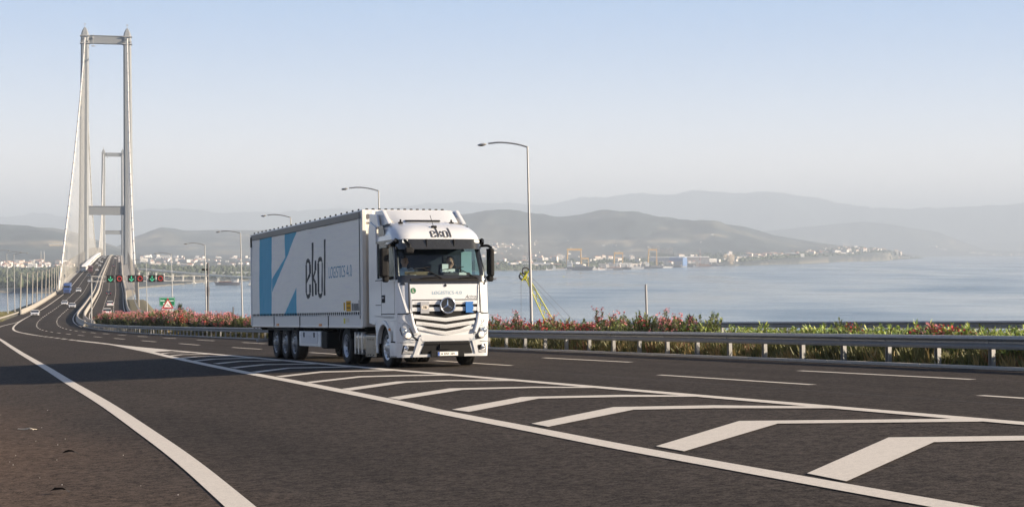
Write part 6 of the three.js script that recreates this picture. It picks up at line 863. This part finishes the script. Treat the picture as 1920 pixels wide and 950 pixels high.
// ------------------------------------------------------------------ the trailer
M.paleSteel = std(rgb(0.70, 0.70, 0.70), 0.45, 0.2);
const trailer = thing('trailer', 'long grey curtain sided trailer with blue stripes and tall lettering', 'trailer');
{
  const z0 = -1.95, z1 = -15.95, L = z0 - z1, top = 4.24, bot = 1.06, hem = 1.40, hi = 4.04, X = 1.275;
  // print of the curtain: u along from rear (0) to front (1), as the left of the picture is the rear
  const CW = 2048, CH = 420, sx = (s) => (15.95 - s) / L * CW, sy = (h) => (hi - h) / (hi - hem) * CH;
  const print = canvasTexture(CW, CH, (c) => {
    c.fillStyle = '#f5eee2'; c.fillRect(0, 0, CW, CH);
    for (let i = 0; i < 1400; i++) { const v = 205 + rnd() * 30; c.fillStyle = `rgba(${v},${v - 3},${v - 8},0.07)`; c.fillRect(rnd() * CW, rnd() * CH, 20 + rnd() * 120, 2 + rnd() * 10); }
    const poly = (pts, f) => { c.fillStyle = f; c.beginPath(); pts.forEach(([s, h], i) => (i ? c.lineTo(sx(s), sy(h)) : c.moveTo(sx(s), sy(h)))); c.closePath(); c.fill(); };
    const blue = '#5aa7c2';
    poly([[14.72, 4.04], [12.82, 4.04], [12.92, 1.40], [14.8, 1.40]], blue);
    poly([[11.0, 4.04], [9.35, 4.04], [12.84, 2.18], [12.84, 2.62], [10.98, 3.28]], blue);
    poly([[9.43, 2.28], [9.43, 1.40], [11.22, 1.40]], blue);
    const ink = '#35302e', u0 = 8.25, ku = 2.38 / 1.62, kh = 1.14; c.lineCap = 'butt';
    for (const [x, y, x2, y2, w] of wordMark) { const a = [sx(u0 - x * ku), sy(1.95 + y * kh)], b = [sx(u0 - x2 * ku), sy(1.95 + y2 * kh)]; c.strokeStyle = ink; c.lineWidth = w * 225; c.beginPath(); c.moveTo(...a); c.lineTo(...b); c.stroke(); }
    c.strokeStyle = '#8d8a86'; c.lineWidth = 2; c.beginPath(); c.moveTo(sx(5.62), sy(2.95)); c.lineTo(sx(5.62), sy(2.45)); c.stroke();
    c.fillStyle = '#2b6a8c'; c.save(); c.translate(sx(5.45), sy(2.48)); c.scale(1.0, 1.12); c.font = '62px sans-serif'; const w = c.measureText('LOGISTICS 4.0').width; c.scale((sx(2.98) - sx(5.45)) / w, 1); c.fillText('LOGISTICS 4.0', 0, 0); c.restore();
    c.fillStyle = '#e0a51c'; c.fillRect(sx(3.55), sy(1.78), 62, 46); c.fillStyle = '#caa01f'; c.fillRect(sx(3.85), sy(1.74), 26, 36); c.fillStyle = '#3a3a3a'; c.font = 'bold 34px sans-serif'; c.save(); c.translate(sx(3.05), sy(1.50)); c.scale(0.8, 1); for (const [x, w, h] of [[0, 14, 34], [18, 16, 34], [40, 12, 30], [58, 20, 32], [82, 16, 32], [102, 18, 32], [124, 20, 32], [150, 8, 46]]) { c.fillRect(x, -h, w, h); } c.restore(); c.fillRect(sx(3.5), sy(1.72), 50, 4); c.fillRect(sx(3.5), sy(1.60), 42, 4);
  });
  const cloth = phys(0xffffff, 0.6, 0, { map: print, specularIntensity: 0.45 }), plain = phys(rgb(0.70, 0.67, 0.62), 0.5, 0, { specularIntensity: 0.5 });
  const wrinkle = (z, y) => 0.010 * Math.sin((z - z1) / 1.9 * Math.PI * 2) * 0.6 + 0.045 * fbm(z * 1.1, y * 0.5, 3) + 0.018 * fbm(z * 4, y * 2.2, 2, 4.4) + (y < 1.9 ? 0.006 * Math.sin(z * 22) * (1.9 - y) : 0);
  for (const s of [-1, 1]) part('curtain', meshGrid(220, 36, (u, v) => { const z = s < 0 ? lerp(z1, z0 - 0.04, u) : lerp(z0 - 0.04, z1, u), y = lerp(hem, hi, v); return [s * (X + 0.004 + wrinkle(z, y)), y, z]; }), s < 0 ? cloth : plain, trailer, s < 0 ? 'curtain printed with blue stripes and dark lettering' : undefined);
  part('roof', [rbox(2.5, 0.06, L - 0.02, 0, top + 0.005, (z0 + z1) / 2, 0.02)], M.white, trailer);
  part('top_rail', [-1, 1].map((s) => rbox(0.07, 0.20, L, s * (X - 0.005), 4.13, (z0 + z1) / 2, 0.02)), std(rgb(0.12, 0.115, 0.11), 0.45, 0.3), trailer);
  const rivets = []; for (let k = 0; k < 23; k++) rivets.push(rbox(0.04, 0.05, 0.08, -X + 0.03, top + 0.05, z1 + 0.3 + k * 0.605, 0.015)); for (let k = 0; k < 13; k++) rivets.push(rbox(0.08, 0.045, 0.04, -1.1 + k * 0.183, top + 0.05, z0 - 0.08, 0.012)); part('roof_clip', rivets, M.dark, trailer);
  part('front_wall', [rbox(2.54, top - bot + 0.02, 0.10, 0, (top + bot) / 2, z0 - 0.05, 0.02)], plain, trailer);
  for (const s of [-1, 1]) { part('corner_post', [rbox(0.12, top - bot + 0.03, 0.24, s * (X - 0.035), (top + bot) / 2, z0 - 0.0, 0.02)], s < 0 ? plain : plain, trailer); part('post_gap', [box(0.012, 2.95, 0.03, s * (X + 0.03), 2.75, z0 - 0.135)], M.dark, trailer); }
  part('corner_cap', [rbox(0.34, 0.36, 0.34, -X + 0.15, 4.09, z0 - 0.09, 0.03)], M.white, trailer); part('side_marker', [new THREE.CylinderGeometry(0.055, 0.055, 0.02, 18).rotateZ(Math.PI / 2).translate(-X - 0.03, 4.08, z0 - 0.06), new THREE.CylinderGeometry(0.07, 0.07, 0.015, 18).rotateX(Math.PI / 2).translate(-0.0 - 1.12, 4.08, z0 + 0.085)], M.wire, trailer);
  part('rear_post', [-1, 1].map((s) => rbox(0.1, top - bot, 0.14, s * (X - 0.01), (top + bot) / 2, z1, 0.02)), M.lightGrey, trailer); part('rear_wall', [box(2.46, top - bot, 0.06, 0, (top + bot) / 2, z1 + 0.02)], M.lightGrey, trailer); part('rear_cap', [rbox(0.1, 0.36, 0.16, -X, 3.98, z1 + 0.02, 0.02)], M.dark, trailer);
  for (const [a, b] of [[z1 + 0.02, -12.58], [-12.5, -9.04], [-8.96, -5.57], [-5.49, z0 - 0.1]]) for (const s of [-1, 1]) part('drop_side_panel', [rbox(0.035, 0.30, Math.abs(b - a), s * X, 1.215, (a + b) / 2, 0.012)], M.alu, trailer);
  for (const z of [-12.54, -9.0, -5.53]) for (const s of [-1, 1]) part('stanchion', [rbox(0.05, 0.36, 0.06, s * (X + 0.005), 1.19, z, 0.01)], M.dark, trailer);
  part('hem_rail', [-1, 1].map((s) => rbox(0.03, 0.035, L - 0.2, s * (X + 0.018), 1.385, (z0 + z1) / 2, 0.01)), M.white, trailer);
  const buck = []; for (let k = 0; k < 62; k++) buck.push(box(0.02, 0.085, 0.05, -X - 0.03, 1.425, z1 + 0.25 + k * 0.2205)); tag(part('buckle', buck, M.dark, trailer), null, null, null, 'stuff');
  part('floor_rail', [-1, 1].map((s) => rbox(0.09, 0.07, L, s * (X - 0.02), 1.05, (z0 + z1) / 2, 0.015)), M.steel, trailer);
  const hooks = []; for (let k = 0; k < 26; k++) hooks.push(box(0.03, 0.06, 0.07, -X + 0.0, 1.0, z1 + 0.3 + k * 0.53)); part('lashing_hook', hooks, M.dark, trailer);
  for (const z of [-12.0, -6.45]) part('marker_light', [rbox(0.03, 0.075, 0.30, -X - 0.02, 1.10, z, 0.01)], M.amber, trailer); part('sticker', [box(0.006, 0.15, 0.16, -X - 0.021, 1.22, -3.75)], std(rgb(0.6, 0.55, 0.02), 0.5), trailer, 'yellow sticker on the drop side'); part('sticker', [box(0.006, 0.12, 0.3, -X - 0.021, 1.24, -3.4)], M.paint, trailer);
  part('chassis', [box(0.12, 0.34, 13.4, -0.5, 0.86, -8.95), box(0.12, 0.34, 13.4, 0.5, 0.86, -8.95), ...[-3, -5, -7, -9, -11, -13, -15].map((z) => box(2.3, 0.12, 0.1, 0, 0.98, z)), box(2.4, 0.05, 13.8, 0, 1.02, (z0 + z1) / 2)], M.dark, trailer);
  part('toolbox', [rbox(0.5, 0.47, 2.62, -X + 0.26, 0.675, -7.92, 0.03)], M.paleSteel, trailer); part('toolbox_lid', [rbox(0.02, 0.36, 2.0, -X, 0.72, -7.9, 0.02), box(0.02, 0.025, 2.3, -X - 0.004, 0.79, -7.9), rbox(0.02, 0.09, 0.42, -X - 0.008, 0.72, -7.95, 0.02)], M.lightGrey, trailer); part('toolbox_latch', [-8.5, -7.25].map((z) => rbox(0.03, 0.15, 0.1, -X - 0.012, 0.80, z, 0.01)), M.dark, trailer);
  part('spare_box', [rbox(0.46, 0.52, 0.66, -X + 0.25, 0.66, -6.2, 0.05)], M.dark, trailer); part('landing_leg', [-1, 1].map((s) => box(0.14, 0.62, 0.14, s * 0.75, 0.70, -5.2)), M.dark, trailer);
  part('mudguard', [-1, 1].flatMap((s) => [rbox(0.5, 0.05, 1.75, s * 1.0, 0.98 + 0.09, -10.6, 0.02), rbox(0.5, 0.05, 1.7, s * 1.0, 1.07, -12.75, 0.02), rbox(0.5, 0.62, 0.04, s * 1.0, 0.70, -13.62, 0.01), rbox(0.03, 0.13, 3.8, s * 1.26, 0.98, -11.7, 0.01)]), M.dark, trailer);
  part('rear_underrun', [rbox(2.3, 0.12, 0.1, 0, 0.55, z1 + 0.1, 0.02), box(0.08, 0.5, 0.08, -0.5, 0.8, z1 + 0.15), box(0.08, 0.5, 0.08, 0.5, 0.8, z1 + 0.15)], M.grey, trailer);
  const darkRim = std(rgb(0.20, 0.205, 0.215), 0.4, 0.7), proto = truck.children.filter((c) => c.name === 'wheel')[0], r2 = truck.children.filter((c) => c.name === 'wheel');
  for (const z of [-9.98, -11.24, -12.55]) for (const s of [-1, 1]) { const w = r2.find((c) => Math.sign(c.position.x) === s && c.position.z === 0).clone(); w.position.set(s * 1.06, 0.515, z); w.scale.set(1.15, 1, 1); for (const q of w.children) if (q.name === 'rim') q.material = darkRim; trailer.add(w); part('axle', [box(1.9, 0.14, 0.14, 0, 0.5, z)], M.dark, trailer).visible = true; }
  place(trailer);
}
// ------------------------------------------------------------------ the two people in the cab
{
  function figure(J, bones, lo, hi, n) {             // one skin round tapered bones, joined by a smooth minimum
    const c = [(lo[0] + hi[0]) / 2, (lo[1] + hi[1]) / 2, (lo[2] + hi[2]) / 2], half = Math.max(hi[0] - lo[0], hi[1] - lo[1], hi[2] - lo[2]) / 2;
    const mc = new MarchingCubes(n, new THREE.MeshStandardMaterial(), false, false, 120000); mc.isolation = 0;
    for (let k = 0; k < n; k++) for (let j = 0; j < n; j++) for (let i = 0; i < n; i++) {
      const p = [c[0] + (i - n / 2) / (n / 2) * half, c[1] + (j - n / 2) / (n / 2) * half, c[2] + (k - n / 2) / (n / 2) * half]; let d = 9;
      for (const [a, b] of bones) { const A = J[a], B = J[b], ab = [B[0] - A[0], B[1] - A[1], B[2] - A[2]], ap = [p[0] - A[0], p[1] - A[1], p[2] - A[2]], q = clamp((ap[0] * ab[0] + ap[1] * ab[1] + ap[2] * ab[2]) / (ab[0] ** 2 + ab[1] ** 2 + ab[2] ** 2 + 1e-9), 0, 1), e = Math.hypot(ap[0] - ab[0] * q, ap[1] - ab[1] * q, ap[2] - ab[2] * q) - lerp(A[3], B[3], q), s = clamp(0.5 + 0.5 * (d - e) / 0.03, 0, 1); d = lerp(d, e, s) - 0.03 * s * (1 - s); }
      mc.field[i + j * n + k * n * n] = -d;
    }
    mc.update(); const g = new THREE.BufferGeometry(), m = mc.count; const pos = mc.positionArray.slice(0, m * 3); for (let i = 0; i < m; i++) for (let a = 0; a < 3; a++) pos[i * 3 + a] = c[a] + pos[i * 3 + a] * half;
    g.setAttribute('position', new THREE.BufferAttribute(pos, 3)); g.setAttribute('normal', new THREE.BufferAttribute(mc.normalArray.slice(0, m * 3), 3)); return g;
  }
  const skin = [0.40, 0.23, 0.16];
  const person = (x, label, shirt, handUp) => {
    const J = { hipL: [0.09, 0.10, 0, 0.12], hipR: [-0.09, 0.10, 0, 0.12], waist: [0, 0.30, -0.04, 0.14], chest: [0, 0.50, -0.06, 0.145], shL: [0.19, 0.60, -0.06, 0.075], shR: [-0.19, 0.60, -0.06, 0.075], neck: [0, 0.67, -0.05, 0.06], neck2: [0, 0.75, -0.03, 0.055], head: [0, 0.83, -0.01, 0.088], crown: [0, 0.90, -0.03, 0.092], chin: [0, 0.77, 0.045, 0.05], nose: [0, 0.835, 0.09, 0.016], nose2: [0, 0.81, 0.10, 0.015], earL: [0.092, 0.83, -0.02, 0.018], earR: [-0.092, 0.83, -0.02, 0.018], kneeL: [0.14, 0.10, 0.46, 0.075], kneeR: [-0.14, 0.10, 0.46, 0.075], ankL: [0.14, -0.32, 0.50, 0.05], ankR: [-0.14, -0.32, 0.50, 0.05], toeL: [0.15, -0.38, 0.64, 0.04], toeR: [-0.15, -0.38, 0.64, 0.04],
      elL: [0.29, 0.36, 0.08, 0.05], wrL: [0.16, 0.42, 0.34, 0.036], elR: handUp ? [-0.24, 0.40, 0.16, 0.05] : [-0.29, 0.36, 0.08, 0.05], wrR: handUp ? [-0.07, 0.66, 0.14, 0.034] : [-0.16, 0.42, 0.34, 0.036] };
    const bones = [['hipL', 'hipR'], ['hipL', 'waist'], ['hipR', 'waist'], ['waist', 'chest'], ['chest', 'shL'], ['chest', 'shR'], ['chest', 'neck'], ['neck', 'neck2'], ['neck2', 'head'], ['head', 'crown'], ['head', 'chin'], ['nose', 'nose2'], ['earL', 'earL'], ['earR', 'earR'], ['hipL', 'kneeL'], ['hipR', 'kneeR'], ['kneeL', 'ankL'], ['kneeR', 'ankR'], ['ankL', 'toeL'], ['ankR', 'toeR'], ['shL', 'elL'], ['elL', 'wrL'], ['shR', 'elR'], ['elR', 'wrR']];
    for (const S of ['L', 'R']) { const w = J['wr' + S], e = J['el' + S], d = new THREE.Vector3(w[0] - e[0], w[1] - e[1], w[2] - e[2]).normalize(), side = new THREE.Vector3(1, 0, 0).cross(d).normalize(), palm = [w[0] + d.x * 0.07, w[1] + d.y * 0.07, w[2] + d.z * 0.07, 0.034]; J['pa' + S] = palm; bones.push(['wr' + S, 'pa' + S]); const ac = d.clone().cross(side); [-0.03, -0.01, 0.01, 0.03].forEach((o, i) => { const b = [palm[0] + ac.x * o + d.x * 0.02, palm[1] + ac.y * o + d.y * 0.02, palm[2] + ac.z * o + d.z * 0.02, 0.010], L = [0.065, 0.078, 0.074, 0.058][i], f = [b[0] + d.x * L * 0.8 + side.x * 0.03, b[1] + d.y * L * 0.8 + side.y * 0.03, b[2] + d.z * L * 0.8 + side.z * 0.03, 0.008]; J[`f${i}${S}`] = b; J[`g${i}${S}`] = f; bones.push([`f${i}${S}`, `g${i}${S}`]); }); J['tb' + S] = [w[0] + d.x * 0.03 - ac.x * 0.03, w[1] + d.y * 0.03 - ac.y * 0.03, w[2] + d.z * 0.03 - ac.z * 0.03, 0.013]; J['tt' + S] = [w[0] + d.x * 0.08 - ac.x * 0.055, w[1] + d.y * 0.08 - ac.y * 0.055, w[2] + d.z * 0.08 - ac.z * 0.055, 0.009]; bones.push(['tb' + S, 'tt' + S]); }
    const g = figure(J, bones, [-0.42, -0.45, -0.3], [0.42, 1.02, 0.75], 96), p = g.attributes.position, col = new Float32Array(p.count * 3);
    for (let i = 0; i < p.count; i++) { const X = p.getX(i), Y = p.getY(i), Z = p.getZ(i); const hand = ['L', 'R'].some((S) => Math.hypot(X - J['pa' + S][0], Y - J['pa' + S][1], Z - J['pa' + S][2]) < 0.12); const c = Y > 0.69 || hand ? skin : Y < 0.2 && Z > -0.2 ? [0.03, 0.035, 0.05] : shirt; col.set(c, i * 3); }
    g.setAttribute('color', new THREE.BufferAttribute(col, 3));
    const o = thing('person', label, 'person'); part('body', g, M.vc, o);
    part('hair', [new THREE.SphereGeometry(0.100, 20, 12, 0, 6.2832, 0, 1.45).scale(0.98, 0.98, 1.02).rotateX(-0.35).translate(0, 0.895, -0.035)], std(rgb(0.04, 0.03, 0.025), 0.9), o);
    part('eye', [-1, 1].map((s) => new THREE.SphereGeometry(0.012, 8, 6).translate(s * 0.034, 0.85, 0.074)), M.paint, o); part('mouth', [rbox(0.045, 0.01, 0.01, 0, 0.782, 0.092, 0.004)], std(rgb(0.25, 0.08, 0.07), 0.6), o);
    const m = truckAt.clone().multiply(new THREE.Matrix4().makeTranslation(x, 1.93, 0.02)); m.decompose(o.position, o.quaternion, o.scale); return o;
  };
  person(0.62, 'driver in a light shirt at the steering wheel, one hand raised to the face', [0.42, 0.46, 0.50], true);
  person(-0.66, 'passenger in a pale blue shirt beside the driver, sitting at the left of the windscreen', [0.38, 0.46, 0.55], false);
}
scene.traverse((o) => { if (o.isMesh) { o.castShadow = true; o.receiveShadow = true; } });
renderer.render(scene, camera);
